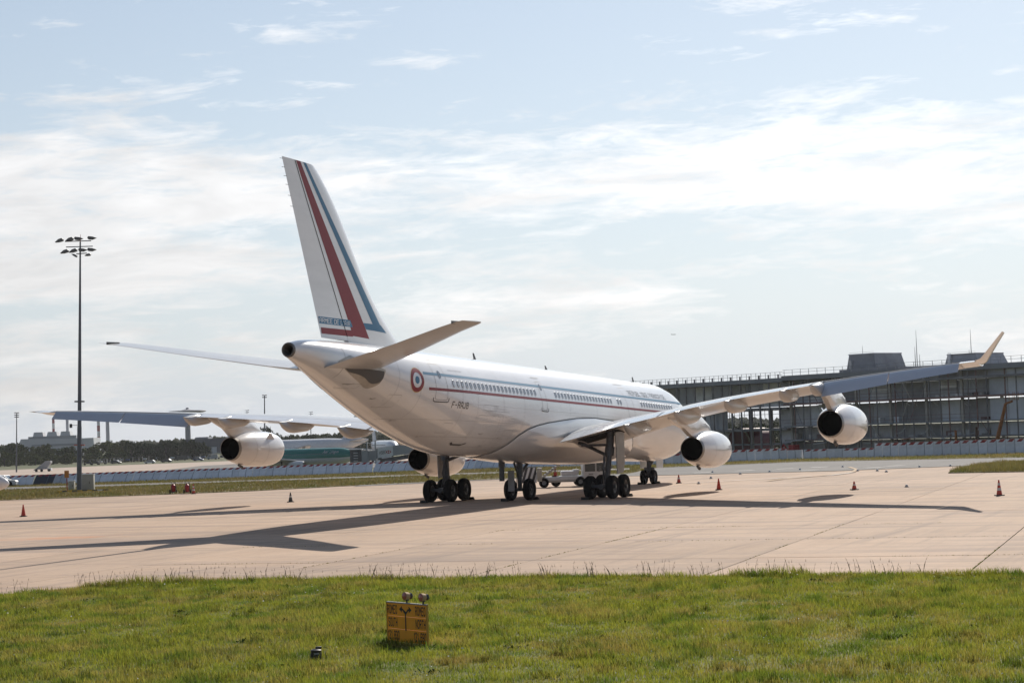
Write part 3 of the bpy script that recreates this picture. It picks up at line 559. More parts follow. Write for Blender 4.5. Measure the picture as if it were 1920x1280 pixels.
# ---- engines
for side in (-1, 1):
    SIDE_NOW = side
    for y, se, ze, h_w in ((9.40, 25.5, 2.86, None), (19.7, 32.05, 3.84, None)):
        ze += wz(y)-float(wzT(y)); c = A(se, side*y, ze); b = MB()
        b.lathe([(.01, .705), (-.02, .715), (.0, .735), (.35, .83), (.8, .945), (1.4, 1.06), (2.0, 1.13), (2.8, 1.17), (3.6, 1.175), (4.3, 1.15), (4.85, 1.09), (5.15, 1.03), (5.28, .97), (5.32, .92), (5.25, .87), (4.8, .84), (3.6, .86)], c, (1, 0, .012), 48)
        en = jbuild(b, 'engine_nacelle', WHITE, wings[side], 60)
        b = MB(); b.lathe([(.9, .66), (.9, .0)], c, (1, 0, .012), 32); b.lathe([(1.28, .62), (.4, .68), (.0, .708)], c, (1, 0, .012), 40); jbuild(b, 'exhaust_core', BLACK, wings[side], 40)
        b = MB(); b.lathe([(3.6, .88), (3.6, .2), (4.1, .0)], c, (1, 0, .012), 32); jbuild(b, 'fan', BLACK, wings[side], 40)
        b = MB(); b.lathe([(-.03, .712), (-.035, .725), (.0, .74), (.16, .788)], c, (1, 0, .012), 48); jbuild(b, 'nozzle_lip', mat('nozzle_metal', (0.30, 0.29, 0.275), 0.4, 0.7), wings[side], 60)
        b = MB()
        b.lathe([(1.62, 1.098), (1.64, 1.1)], c, (1, 0, .012), 48); b.lathe([(2.95, 1.179), (2.97, 1.1795)], c, (1, 0, .012), 48)
        jbuild(b, 'cowl_seam', SEAM, wings[side])
        # pylon
        wl = [foil(y, x, False) for x in (.0, .1, .3, .5, .62)]; G = []
        prof = [(se-4.0, ze+1.10, ze+1.16, .10), (se-3.0, ze+1.05, ze+1.62, .22), (se-1.8, ze+.95, ze+1.98, .27),                (wl[0][0]+.1, ze+.72, wl[0][1]+.12, .28), (wl[1][0]+.1, ze+.80, wl[1][1]+.3, .27), (wl[2][0], (ze+.75)*.45+wl[2][1]*.55, wl[2][1]+.25, .24), (wl[3][0], wl[3][1]-.22, wl[3][1]+.2, .16), (wl[4][0]+.3, wl[4][1]-.03, wl[4][1]+.15, .05)]
        for s, zl, zu, wd in prof:
            G.append([A(s, side*y+wd*a_, zl+(zu-zl)*b__) for a_, b__ in ((-.55, .0), (-1, .2), (-1, .85), (-.6, 1), (.6, 1), (1, .85), (1, .2), (.55, 0))])
        b = MB(); b.grid(G, cv=True); b.f += [tuple(range(8)), tuple(range(56, 64))]; b.m += [0, 0]; jbuild(b, 'engine_pylon', WHITE, wings[side], 45)
        b = MB(); sgn = side
        b.extrude([A(se-2.9, sgn*y-sgn*1.0, ze+.62), A(se-4.0, sgn*y-sgn*.98, ze+.60), A(se-3.2, sgn*y-sgn*1.2, ze+1.02), A(se-2.95, sgn*y-sgn*1.2, ze+1.02)], (0, .02, .02)); jbuild(b, 'nacelle_strake', GREYP, wings[side])
        b = MB(); b.lathe([(0, .0), (.02, .08), (.5, .1), (.55, 0)], A(se-1.0, side*y-.0, ze-1.03), (1, 0, -.35), 10); jbuild(b, 'drain_scoop', DARKL, wings[side])
# ---- tailplane
for side in (-1, 1):
    G = []; st = [(.6, 51.2, 56.15, 6.62, .52), (2.0, 52.05, 57.0, 6.80, .48), (5.5, 54.55, 58.3, 7.38, .34), (8.6, 56.9, 59.62, 7.93, .24), (9.45, 57.4, 59.95, 8.07, .2), (9.78, 57.65, 60.0, 8.12, .13), (9.9, 57.95, 59.95, 8.14, .04)]
    for y, l_, t_, z, th in st:
        c_ = t_-l_; G.append([A(l_+fx*c_, side*y, z+(1-fx)*c_*.045+kk*th/2) for fx, kk in ((0, 0), (.02, .45), (.1, .85), (.3, 1), (.65, .6), (1, .03), (1, -.03), (.65, -.6), (.3, -1), (.1, -.85), (.02, -.45))])
    b = MB(); b.grid(G, cv=True); n = 11; b.f += [tuple(range(n)), tuple(range(6*n, 7*n))]; b.m += [0, 0]
    tp = jbuild(b, 'tailplane', WINGP, smooth=35)
    # trim cut-out in the hull: dark bare panel round the root, proud by a hair
    b = MB(); Gp = []
    lo_f = pchip([52.1, 52.3, 52.86, 53.6, 54.46, 55.4, 55.6], [6.6, 6.02, 5.76, 6.02, 6.36, 6.8, 6.9])
    for sv in np.linspace(52.1, 55.6, 34): Gp.append([fus(sv, z, side, .012) for z in np.linspace(float(lo_f(sv)), np.interp(sv, [52.1, 54.8, 55.6], [6.7, 7.3, 7.0]), 8)])
    b.grid(Gp); jbuild(b, 'trim_panel', mat('trim_panel_metal', (0.36, 0.345, 0.32), 0.38, 0.6, var=0.2, scale=2), tp, 40)
    b = MB(); Gp = []
    for sv in np.linspace(52.2, 55.1, 26):
        k = (sv-52.2)/2.9; Gp.append([fus(sv, z, side, .02) for z in np.linspace(float(lo_f(sv))+.03+.25*math.sin(math.pi*min(1, k*1.1+.05)), 6.62+.12*k, 5)])
    b.grid(Gp); jbuild(b, 'trim_gap', DARKL, tp, 40)
    b = MB()
    b.extrude([A(59.97, side*9.33, 8.02), A(58.9, side*9.33, 8.07), A(58.9, side*9.36, 8.07), A(59.97, side*9.36, 8.02)], (0, 0, .14)); jbuild(b, 'elevator_horn_gap', DARKL, tp)
# ---- fin
finLE = pchip([8.0, 8.52, 9.68, 10.09, 16.4, 16.7], [45.9, 46.9, 48.65, 49.2, 55.35, 55.85]); finTE = lambda z: 55.2+(z-8.18)*.431
hinge = lambda z: 52.75+(z-8.4)*.604
fT = lambda z: np.interp(z, [8, 17], [.44, .2])
def fin_y(s, z):
    l_, t_ = float(finLE(z)), finTE(z); x = np.clip((s-l_)/(t_-l_), 0, 1)
    return fT(z)*5*.5*(.2969*math.sqrt(x)-.126*x-.3516*x*x+.2843*x**3-.1036*x**4)*2.0
def fin_body(x0f, x1f, zs, m, name, parent=None):
    G = []
    for z in zs:
        a, c_ = x0f(z), x1f(z); k = a+(c_-a)*(.5-.5*np.cos(np.linspace(0, math.pi, 12)))
        G.append([A(s, -fin_y(s, z), z) for s in k] + [A(s, fin_y(s, z), z) for s in k[::-1]])
    b = MB(); b.grid(G, cv=True); n = 24; b.f += [tuple(range(n)), tuple(range((len(G)-1)*n, len(G)*n))]; b.m += [0, 0]
    return jbuild(b, name, m, parent, 40)
FZ = list(np.linspace(8.0, 16.2, 24))+[16.5, 16.7]
def top_cut(f): return f
fin = fin_body(lambda z: float(finLE(z)), lambda z: hinge(z)-.012, FZ, WHITE, 'fin')
rud = fin_body(lambda z: hinge(z)+.012, finTE, [8.22]+list(np.linspace(8.5, 16.7, 20)), WHITE, 'rudder', fin)
def fin_patch(name, m, quads, off=.006, parent=None):
    b = MB()
    for q in quads:
        q = [np.array(p) for p in q]; G = []
        for k in np.linspace(0, 1, 22):
            a, c_ = q[0]+(q[3]-q[0])*k, q[1]+(q[2]-q[1])*k
            G.append([A(s, -(fin_y(s, z)+off), z) for s, z in (a+(c_-a)*t for t in np.linspace(0, 1, 8))])
        b.grid(G)
    for q in quads:
        q = [np.array(p) for p in q]; G = []
        for k in np.linspace(0, 1, 22):
            a, c_ = q[0]+(q[3]-q[0])*k, q[1]+(q[2]-q[1])*k
            G.append([A(s, fin_y(s, z)+off, z) for s, z in (a+(c_-a)*t for t in np.linspace(0, 1, 8))])
        b.grid(G)
    return jbuild(b, name, m, parent or fin, 30)
fin_patch('red_stripe', RED, [[(57.66, 16.69), (57.26, 16.69), (50.49, 8.46), (52.18, 8.5)]])
fin_patch('red_band', RED, [[(55.26, 8.72), (52.0, 8.78), (52.2, 8.46), (55.2, 8.42)]], .007, rud)
fin_patch('blue_stripe', BLUE, [[(57.0, 16.69), (56.72, 16.69), (48.9, 8.95), (50.1, 9.25)], [(51.15, 9.24), (49.15, 9.28), (48.5, 8.9), (50.85, 8.93)]])
fin_patch('blue_band', BLUE, [[(55.52, 9.25), (52.46, 9.28), (52.22, 8.94), (55.42, 8.91)]], .007, rud)
for wd_, s_a, s_b in (('ARMEE', 55.42, 54.22), ('DE', 54.05, 53.6), ("L'AIR", 53.42, 52.5)):
    v, f = text_mesh(wd_, 1, 0, stroke=1.0); b = MB(); L_ = s_a-s_b
    b.add([A(s_a-p[0]*L_, -(fin_y(s_a-p[0]*L_, 9.1)+.014), 8.965+p[1]*.25) for p in v], f); jbuild(b, 'fin_lettering', mat('letter_white', (0.75, 0.75, 0.75), 0.4), rud)
b = MB(); G = []
for z in np.linspace(8.42, 16.68, 30): G.append([A(hinge(z)-.03, -(fin_y(hinge(z)-.03, z)+.009), z), A(hinge(z)+.03, -(fin_y(hinge(z)+.03, z)+.009), z)])
b.grid(G); jbuild(b, 'hinge_line', BLACK, rud)
for z in (16.6, 16.2, 15.8, 15.4, 14.9, 14.4):
    b = MB(); b.tube([A(finTE(z)-.05, 0, z), A(finTE(z)+.22, 0, z-.02)], .012, 5); jbuild(b, 'static_wick', DARKL, rud)
# ---- landing gear
def wheel(mb_c, r, wd, name, parent, yaw=0.0):
    b = MB(); c = np.array(mb_c); ax = np.array([0, 1.0, 0]); h = wd/2
    b.lathe([(-h*.6, r*.52), (-h*.8, r*.56), (-h*.98, r*.74), (-h*.9, r*.90), (-h*.55, r*.985), (0, r), (h*.55, r*.985), (h*.9, r*.90), (h*.98, r*.74), (h*.8, r*.56), (h*.6, r*.52)], c, ax, 32, 0)
    for k in (-.28, 0, .28): b.lathe([(k*wd*.7-.012, r*1.001), (k*wd*.7-.008, r*.985), (k*wd*.7+.008, r*.985), (k*wd*.7+.012, r*1.001)], c, ax, 32, 0)
    for s_ in (-1, 1): b.lathe([(s_*h*.62, r*.53), (s_*h*.55, r*.42), (s_*h*.2, r*.30), (s_*h*.25, r*.16), (s_*h*.62, r*.13), (s_*h*.62, 0)], c, ax, 20, 1)
    return jbuild(b, name, [TYRE, HUB], parent, 40)
def chock(s, y, ry, parent_name='wheel_chock', lab=''):
    pass
for side in (-1, 1):
    g0 = gz(29.7); y0 = 5.34*side; R_ = .70; b = MB()
    b.tube([A(29.55, side*5.6, 4.2), A(29.6, side*5.5, 2.6)], .24, 14); b.tube([A(29.6, side*5.5, 2.65), A(29.68, y0, 1.0)], .17, 14); b.tube([A(29.68, y0, 1.5), A(29.7, y0, .7)], .22, 12)
    b.tube([A(29.58, side*5.55, 3.1), A(29.62, side*5.48, 2.55)], .29, 14)
    b.tube([A(28.6, y0, .72), A(30.8, y0, .68)], .17, 10)                                                    # bogie beam
    for s in (28.72, 30.68): b.tube([A(s, y0-.95, .70), A(s, y0+.95, .70)], .11, 10)
    b.tube([A(29.6, side*5.5, 2.5), A(28.9, side*3.6, 3.3), A(28.7, side*3.2, 3.4)], [.10, .11, .1], 8); b.tube([A(29.58, side*5.55, 3.2), A(30.4, side*4.0, 3.2)], .07, 8)   # side stays
    b.tube([A(29.95, y0, 2.5), A(30.3, y0, 1.75), A(30.0, y0, 1.1)], .07, 8); b.tube([A(29.3, y0+.1, 2.5), A(29.1, y0+.12, 1.3), A(28.8, y0, .9)], .05, 6)
    for k in range(3): b.tube([A(29.85, y0+.12*(k-1), 2.7), A(29.95, y0+.15*(k-1), 1.5), A(30.1, y0+.2*(k-1), .9)], .018, 5)
    mg = jbuild(b, 'main_landing_gear', STRUT, smooth=40)
    for s in (28.72, 30.68):
        for o in (-.70, .70): wheel(A(s, y0+o, R_+gz(s)), R_, .50, 'wheel', mg)
    b = MB(); b.box(A(28.95, side*5.95, 3.0), (.06, .06, .06)); b = MB()
    ax = np.array([(0.86, .5*side*-1, 0), (.5*side, .86, 0), (0, 0, 1)])
    b.extrude([A(29.8, side*5.95, 3.95), A(28.3, side*5.95, 4.05), A(28.3, side*5.95, 2.1), A(28.6, side*5.95, 1.55), A(29.6, side*5.95, 1.45)], (0, side*.06, 0)); b.extrude([A(29.8, side*6.02, 3.0), A(28.3, side*6.02, 3.05), A(28.3, side*6.02, 2.97), A(29.8, side*6.02, 2.92)], (0, side*.05, 0)); jbuild(b, 'gear_door', mat('gear_door_grey', (0.30, 0.295, 0.29), 0.45, var=0.1), mg)
    SIDE_NOW = side; b = MB(); b.grid([[A(foil(y_, x_, False)[0], side*y_, foil(y_, x_, False)[1]-.02) for x_ in np.linspace(.60, .795, 8)] for y_ in np.linspace(3.3, 6.1, 8)]); jbuild(b, 'gear_bay_shade', BLACK, mg)  # black sheet under the closed skin paints in the bay's shaded depth
b = MB()
b.tube([A(30.6, 0, 2.6), A(30.6, 0, 1.4)], .2, 12); b.tube([A(30.6, 0, 1.5), A(30.6, 0, .62)], .14, 12); b.tube([A(30.6, -.75, .62), A(30.6, .75, .62)], .1, 10)
b.tube([A(30.55, 0, 1.5), A(29.2, 0, 2.3)], .09, 8); b.tube([A(30.55, .0, 1.2), A(31.5, .0, 2.3)], .07, 8); b.tube([A(30.75, .1, 2.2), A(30.8, .12, .8)], .03, 6)
b.tube([A(31.9, .62, 2.5), A(31.9, .62, 1.15)], .16, 12); b.tube([A(31.9, .62, 2.5), A(31.9, .62, 2.0)], .2, 12)
cg = jbuild(b, 'centre_landing_gear', STRUT, smooth=40)
for o in (-.62, .62): wheel(A(30.6, o, .66+gz(30.6)), .66, .46, 'wheel', cg)
b = MB(); b.box(A(31.55, .16, 1.15), (.05, .42, 1.25), b=.02); jbuild(b, 'gear_door', mat('gear_door_grey', (0.30, 0.295, 0.29), 0.45, var=0.1), cg)
g6 = gz(6.7); b = MB()
b.tube([A(6.5, 0, 2.9), A(6.65, 0, 1.9)], .17, 12); b.tube([A(6.65, 0, 2.0), A(6.7, 0, g6+.52)], .11, 12); b.tube([A(6.7, -.5, g6+.52), A(6.7, .5, g6+.52)], .08, 10)
b.tube([A(6.6, 0, 2.1), A(5.3, 0, 2.8)], .08, 8); b.tube([A(6.85, 0, 1.95), A(7.1, 0, 1.65), A(6.85, 0, 1.45)], .05, 8); b.box(A(6.6, 0, 2.0), (.3, .7, .3), b=.05)
b.tube([A(6.3, -.3, 2.05), A(6.3, .3, 2.05)], .09, 8)
ng = jbuild(b, 'nose_landing_gear', STRUT, smooth=40)
for o in (-.36, .36): wheel(A(6.7, o, g6+.52), .52, .36, 'wheel', ng)
for s_ in (-1, 1):
    b = MB(); b.box(A(6.0, s_*.62, 2.45), (1.5, .04, .75), b=.02); jbuild(b, 'gear_door', WHITE, ng)
# ================================================================== things on the apron
SA = math.atan2(SIDE[1], SIDE[0])                      # heading of the picture's right-hand direction
CONE_O = mat('cone_orange', (0.50, 0.055, 0.03), 0.5, var=0.2, scale=8); CONE_W = mat('cone_white', (0.6, 0.58, 0.55), 0.4, var=0.15, scale=8); CONE_B = mat('cone_base', (0.03, 0.03, 0.03), 0.7)
YEL = mat('safety_yellow', (0.58, 0.36, 0.03), 0.5, var=0.15); WHT = mat('vehicle_white', (0.66, 0.665, 0.67), 0.35, var=0.08, scale=2, coat=0.2); GRY = mat('equipment_grey', (0.26, 0.265, 0.27), 0.5, var=0.15, scale=3)
DGR = mat('dark_grey', (0.055, 0.057, 0.06), 0.6, var=0.2, scale=3); BEI = mat('cabinet_beige', (0.42, 0.40, 0.34), 0.6, var=0.1, scale=3); VGL = mat('vehicle_glass', (0.05, 0.065, 0.075), 0.06, coat=0.5); REDP = mat('red_paint', (0.36, 0.025, 0.025), 0.4, var=0.12, scale=4)
GALV = mat('mast_steel', (0.13, 0.135, 0.15), 0.45, 0.35, var=0.15, scale=2)
def cone_thing(p, h=.75, bands=1, label='', group='traffic cones round the parked jet', z=0.0, dark=False):
    root = empty('traffic_cone', (p[0], p[1], z), random.uniform(0, 3), label=label, cat='traffic cone', group=group)
    b = MB(); b.box((0, 0, .03), (.40, .40, .06), b=.02); b.build('base', CONE_B, root)
    b = MB(); r0, r1 = .15, .03; lev = {0: [], 1: [(.45, .65)], 2: [(.28, .46), (.62, .78)]}[bands]; cuts = sorted({0, 1, *[k for q in lev for k in q]})
    for k0, k1 in zip(cuts[:-1], cuts[1:]):
        w_ = any(q[0] <= k0 < q[1] for q in lev); e_ = .003 if w_ else 0
        b.lathe([(.05+k0*(h-.05), r0+(r1-r0)*k0+e_), (.05+k1*(h-.05), r0+(r1-r0)*k1+e_)], (0, 0, 0), (0, 0, 1), 18, 1 if w_ else 0)
    b.lathe([(h, r1), (h+.01, 0)], (0, 0, 0), (0, 0, 1), 18, 0)
    b.build('cone_body', [DGR if dark else CONE_O, CONE_W], root, 40)
    return root
cone_thing(gnd(44, 968), .76, 0, 'plain red traffic cone on the apron at the far left of the photo')
cone_thing(gnd(545, 941), .66, 1, 'dark weathered traffic cone standing behind the left outer engine', dark=True)
cone_thing(gnd(1273, 905.5), .62, 1, 'small orange traffic cone beside the nose wheels')
cone_thing(gnd(1348, 918), .74, 0, 'orange traffic cone under the right inner engine')
cone_thing(gnd(1602, 918), .52, 1, 'short traffic cone under the right outer engine')
cone_thing(gnd(1874, 929), .84, 2, 'tall orange and white banded traffic cone at the far right')
cone_thing(gnd(363, 925.5), .8, 2, 'red and white ringed cone beside the wheeled fire extinguishers')
def extinguisher(p, label):
    root = empty('wheeled_fire_extinguisher', (p[0], p[1], .04), SA+.3, label=label, cat='fire extinguisher', group='wheeled fire extinguishers on the grass')
    b = MB(); b.lathe([(.12, 0), (.13, .15), (.2, .2), (.62, .2), (.7, .15), (.76, .06), (.82, .05), (.82, 0)], (0, 0, 0), (0, 0, 1), 18); b.build('tank', REDP, root, 40)
    b = MB(); b.tube([(-.16, -.2, .12), (-.16, -.24, .95), (.16, -.24, .95), (.16, -.2, .12)], .02, 6); b.tube([(0, 0, .8), (.12, .1, .86), (.24, .12, .6), (.22, .1, .3)], .025, 6); b.build('handle', DGR, root, 40)
    for s_ in (-1, 1):
        b = MB(); b.lathe([(-.04, .0), (-.04, .13), (-.02, .17), (.02, .17), (.04, .13), (.04, 0)], (s_*.27, -.02, .17), (1, 0, 0), 16); b.build('wheel', TYRE, root, 40)
    b = MB(); b.tube([(-.27, -.02, .17), (.27, -.02, .17)], .02, 6); b.box((0, .05, .09), (.3, .3, .04)); b.build('chassis', DGR, root)
extinguisher(gnd(325, 925.5), 'red wheeled fire extinguisher on the grass, the left of two'); extinguisher(gnd(351, 925.5), 'red wheeled fire extinguisher next to the red and white cone')
# wheel chocks
def chock(s, y, lab):
    b = MB(); b.extrude([(-.16, -.22, 0), (.16, -.22, 0), (.10, -.22, .06), (-.05, -.22, .17), (-.11, -.22, .17)], (0, .44, 0))
    b.build('wheel_chock', mat('chock_rubber', (0.03, 0.028, 0.025), 0.8, var=0.2), label=lab, cat='wheel chock', group='chocks at the jet wheels', loc=(-s, y, .004)) if False else put('wheel_chock', b.mesh('wheel_chock', mat('chock_rubber', (0.03, 0.028, 0.025), 0.8, var=0.2)), loc=(-s, y, .004), label=lab, cat='wheel chock', group='chocks at the jet wheels')
chock(31.58, 6.05, 'black wheel chock at the left end of the left main gear'); chock(27.8, 4.6, 'black wheel chock at the right end of the left main gear')
chock(31.62, -4.65, 'black wheel chock at the left end of the right main gear'); chock(27.8, -6.05, 'black wheel chock at the right end of the right main gear')
chock(31.5, .62, 'black wheel chock left of the centre gear wheels'); chock(29.7, -.62, 'black wheel chock right of the centre gear wheels')
chock(7.4, .36, 'black wheel chock left of the nose wheels'); chock(5.9, -.36, 'black wheel chock right of the nose wheels')

# ---- white ground support truck behind the main wheels (local x runs to the right in the photo)
P = gnd(1050, 913); root = empty('loading_truck', (P[0], P[1], 0), SA+.06, label='white flatbed ground support truck with glazed cab parked beyond the main wheels', cat='truck')
px2m = 1/25.6
b = MB(); b.box((.25, .9, .62), (3.5, 1.7, .30), b=.04); b.box((.2, .9, .42), (3.2, 1.2, .14)); b.build('flatbed', WHT, root, 30)
for x, y in ((-1.15, .1), (1.52, .1), (-.15, 1.7), (1.52, 1.7)):
    b = MB(); b.lathe([(-.13, .16), (-.14, .30), (-.1, .36), (.1, .36), (.14, .30), (.13, .16)], (x, y, .36), (0, 1, 0), 24, 0); b.lathe([(-.12, .17), (-.06, .1), (-.1, .05), (-.1, 0)], (x, y, .36), (0, 1, 0), 16, 1); b.build('wheel', [TYRE, GRY], root, 40)
b = MB(); b.extrude([(1.75, 0, .5), (3.55, 0, .5), (3.6, 0, 1.0), (3.2, 0, 1.78), (3.1, 0, 1.82), (1.8, 0, 1.78), (1.75, 0, 1.7)], (0, 1.75, 0)); cabp = b.build('cab', WHT, root)
b = MB(); b.extrude([(1.87, -.02, 1.06), (2.62, -.02, 1.06), (2.62, -.02, 1.66), (1.87, -.02, 1.66)], (0, .015, 0)); b.build('side_window', VGL, cabp)
b = MB(); b.extrude([(2.72, -.02, 1.06), (3.46, -.02, 1.06), (3.17, -.02, 1.66), (2.72, -.02, 1.66)], (0, .015, 0)); b.build('side_window', VGL, cabp)
b = MB(); b.poly([(3.61, .1, 1.04), (3.61, 1.65, 1.04), (3.24, 1.65, 1.74), (3.24, .1, 1.74)]); b.build('windscreen', VGL, cabp)
b = MB(); b.box((2.3, -.02, .88), (.34, .02, .05)); b.build('door_handle', DGR, cabp)
b = MB(); b.box((.8, .8, .98), (1.25, 1.2, .36), b=.08); b.box((1.25, .7, 1.16), (.4, .9, .16), b=.03); b.build('engine_box', WHT, root, 30)
b = MB(); b.box((-1.45, .2, .95), (.34, .5, 1.0), b=.03); b.build('lift_column', BEI, root, 30)
for y in (.05, 1.15):
    b = MB(); b.extrude([(-1.35, y, .72), (-1.15, y, .72), (.25, y, 1.72), (.12, y, 1.76)], (0, .06, 0)); b.build('stair_rail', BEI, root)
for k in range(7):
    b = MB(); b.box((-1.15+k*.2, .62, .80+k*.143), (.24, 1.05, .035)); b.build('stair_tread', GRY, root)
b = MB(); b.box((-2.3, .5, .95), (1.3, .1, 1.15)); stripes_o = b.build('guard_panel', DGR, root)
for k in range(4):
    b = MB(); x = -2.95+k*.36; b.extrude([(x, .43, .38), (x+.17, .43, .38), (x+.52, .43, 1.5), (x+.35, .43, 1.5)], (0, .015, 0)); b.build('white_chevron', WHT, stripes_o)
b = MB(); b.box((-.05, .9, 1.25), (.03, .03, .02)); 
for x in (1.70, 1.35):
    b = MB(); b.tube([(x, .25, .8), (x-.12, .25, 1.66), (1.8, .25, 1.72)], .03, 6); b.build('frame_bar', WHT, root)
c = P + SIDE*(-.30) + VIEW*.35
cone_thing(c, .72, 1, 'orange and white traffic cone standing on the white truck flatbed', z=.775)

# ---- floodlight mast with its cabinets
MD = 172.0; P = gnd(148.5, 923); TILT = 0.03
mast = empty('floodlight_mast', (P[0], P[1], 0), SA, label='tall dark grey floodlight mast with tiers of lamps at the left', cat='floodlight mast'); mast.rotation_euler = (0, TILT, SA)
k_ = np.linalg.norm(P-CAM)*np.dot((P-CAM)/np.linalg.norm(P-CAM), fw)/FPX     # metres per photo pixel here
Hm = (923-452)*k_
b = MB(); b.tube([(0, 0, -.3), (0, 0, Hm*.26), (0, 0, Hm*.265), (0, 0, Hm)], [.245, .20, .185, .07], 16); b.build('pole', GALV, mast, 40)
b = MB(); b.box((0, 0, .02), (.9, .9, .12), b=.03); b.build('base_plate', GALV, mast)
for zz, x0, x1 in ((Hm+.05, -1.4, 1.0), ((923-461.5)*k_, -1.3, 1.15), ((923-474.5)*k_, -.35, .6)):
    b = MB(); b.tube([(x0, 0, zz), (x1, 0, zz+.06)], .045, 8); b.build('cross_arm', GALV, mast, 40)
def lamp_head(x, z, ang, sc_=1.0):
    b = MB(); q = [(-.46, -.10), (-.1, -.16), (.34, -.14), (.42, .02), (.30, .17), (-.05, .14)]
    ca, sa_ = math.cos(ang), math.sin(ang); b.extrude([(x+sc_*(p*ca-r*sa_), -.22, z+sc_*(p*sa_+r*ca)) for p, r in q], (0, .44, 0)); b.build('lamp_head', mat('lamp_housing', (0.12, 0.12, 0.125), 0.5, 0.2, var=0.2, scale=4), mast)
for px, py, fl in ((111, 449, 0), (130, 447, 0), (147, 446, 1), (172, 445, 1), (121, 470, 0), (137, 468.5, 0), (155, 467.5, 1), (172, 467, 1)):
    b_ = (px-150.3)*k_; lamp_head(b_, (923-py)*k_, .22 if not fl else math.pi-.15, .9)
lamp_head((140-150.5)*k_, (923-477)*k_, -.6, .62); lamp_head((165-150.5)*k_, (923-476.5)*k_, .1, .62)
b = MB(); b.tube([(0, 0, Hm), (.02, 0, Hm+.7)], [.05, .015], 6); b.build('top_rod', REDP, mast)
b = MB(); b.box((0, 0, (923-752.5)*k_), (.85, .4, .14)); b.build('ring_bracket', GALV, mast)
b = MB(); b.tube([(-.2, 0, (923-797)*k_), (-.72, 0, (923-797)*k_)], .025, 6); b.box((-.78, 0, (923-798)*k_), (.24, .2, .36), b=.04); b.build('camera_arm', DGR, mast)
b = MB(); b.box((0, 0, (923-834)*k_), (.95, .3, .10)); b.build('marker_band', mat('beacon_orange', (0.42, 0.09, 0.04), 0.5), mast)
b = MB(); b.box((.33, -.05, (923-851)*k_), (.16, .2, .25)); b.build('junction_box', GRY, mast)
def cabinet(px, py, wd, dp, h, m, label):
    P = gnd(px, py); root = empty('electrical_cabinet', (P[0], P[1], .04), SA, label=label, cat='cabinet', group='cabinets beside the floodlight mast')
    b = MB(); b.box((0, 0, h/2), (wd, dp, h), b=.03); b.build('housing', m, root, 30)
    b = MB(); b.box((0, 0, h+.03), (wd+.1, dp+.1, .06), b=.02); b.build('lid', WHT, root, 30)
    b = MB(); b.box((0, -dp/2-.012, h*.5), (wd*.9, .02, h*.86), b=.008); dr = b.build('door', m, root, 30)
    b = MB(); b.box((wd*.2, -dp/2-.03, h*.5), (.05, .03, .22)); b.build('handle', DGR, dr)
cabinet(164.5, 920, 1.25, .6, 1.5, BEI, 'large beige electrical cabinet right of the floodlight mast'); cabinet(135, 919, .55, .5, .85, BEI, 'small beige electrical cabinet left of the floodlight mast')
P = gnd(126, 923); r_ = empty('taxiway_board', (P[0], P[1], .04), SA, label='small orange board on a red post left of the mast', cat='sign')
b = MB(); b.tube([(0, 0, 0), (0, 0, 1.3)], .05, 8); b.build('post', REDP, r_); b = MB(); b.box((0, -.03, 1.65), (.42, .06, .66), b=.02); b.build('board', mat('board_orange', (0.55, 0.20, 0.03), 0.5), r_)
P = gnd(156, 925.5); r_ = empty('low_barrier', (P[0], P[1], .04), SA, label='low yellow and black guard rail round the mast foot', cat='barrier')
for k in range(10):
    x = -2.1+k*.45; b = MB(); b.box((x, 0, .26), (.45, .05, .09)); b.build('rail', [YEL, DGR][k % 2] if k not in (8,) else WHT, r_)
for k in range(5):
    b = MB(); b.tube([(-2.1+k*1.0, 0, 0), (-2.1+k*1.0, 0, .26)], .03, 6); b.build('post', YEL, r_)

# ---- foreground sign
PL, PR = gnd(728, 1205), gnd(803.5, 1213.5); u = (PR-PL); Wd = float(np.linalg.norm(u)); a_ = math.atan2(u[1], u[0])
sg = empty('taxiway_sign', tuple(PL), a_, label='yellow taxiway sign with black arrows and lettering standing in the foreground grass', cat='sign')
SIGNY = mat('sign_yellow', (0.95, 0.35, 0.01), 0.45, var=0.08, scale=2); SH = .80; zb_ = .06
for k in range(3):
    b = MB(); b.box((Wd/2, 0, zb_+SH*(k+.5)/3), (Wd-.03, .03, SH/3-.006), b=.004); b.build('face_panel', SIGNY, sg)
b = MB(); b.box((Wd-.008, 0, zb_+SH/2), (.02, .045, SH+.02)); b.box((.005, 0, zb_+SH/2), (.02, .045, SH+.02)); b.build('side_frame', mat('sign_frame', (0.5, 0.27, 0.04), 0.4), sg)
b = MB(); b.box((Wd/2, .0, zb_+SH+.012), (Wd, .05, .02)); b.build('top_rail', GRY, sg)
for x in (.15, Wd-.15):
    b = MB(); b.tube([(x, .02, -.1), (x, .02, zb_+.1)], .03, 8); b.build('leg', GRY, sg)
BLK = mat('sign_black', (0.012, 0.011, 0.01), 0.5)
def sign_text(t, x0, x1, z0, z1, parent):
    v, f = text_mesh(t, 1, 0, stroke=1.15, gap=2.3); b = MB(); b.add([(x0+p[0]*(x1-x0), -.0165, z0+p[1]*(z1-z0)) for p in v], f); b.build('sign_lettering', BLK, parent)
for k, (l_, r_) in enumerate((('ROMEO', 'ROMEO'), ('SOUTH', 'NORTH'), ('121.830', '121.690'))):
    z0 = zb_+SH*(1-(k+.86)/3); z1 = zb_+SH*(1-(k+.13)/3)
    sign_text(l_, .03 if k != 1 else .06, .38 if k < 2 else .44, z0, z1, sg); sign_text(r_, Wd-(.40 if k < 2 else .47), Wd-.05, z0, z1, sg)
b = MB(); cx = Wd*.475; t3 = zb_+SH
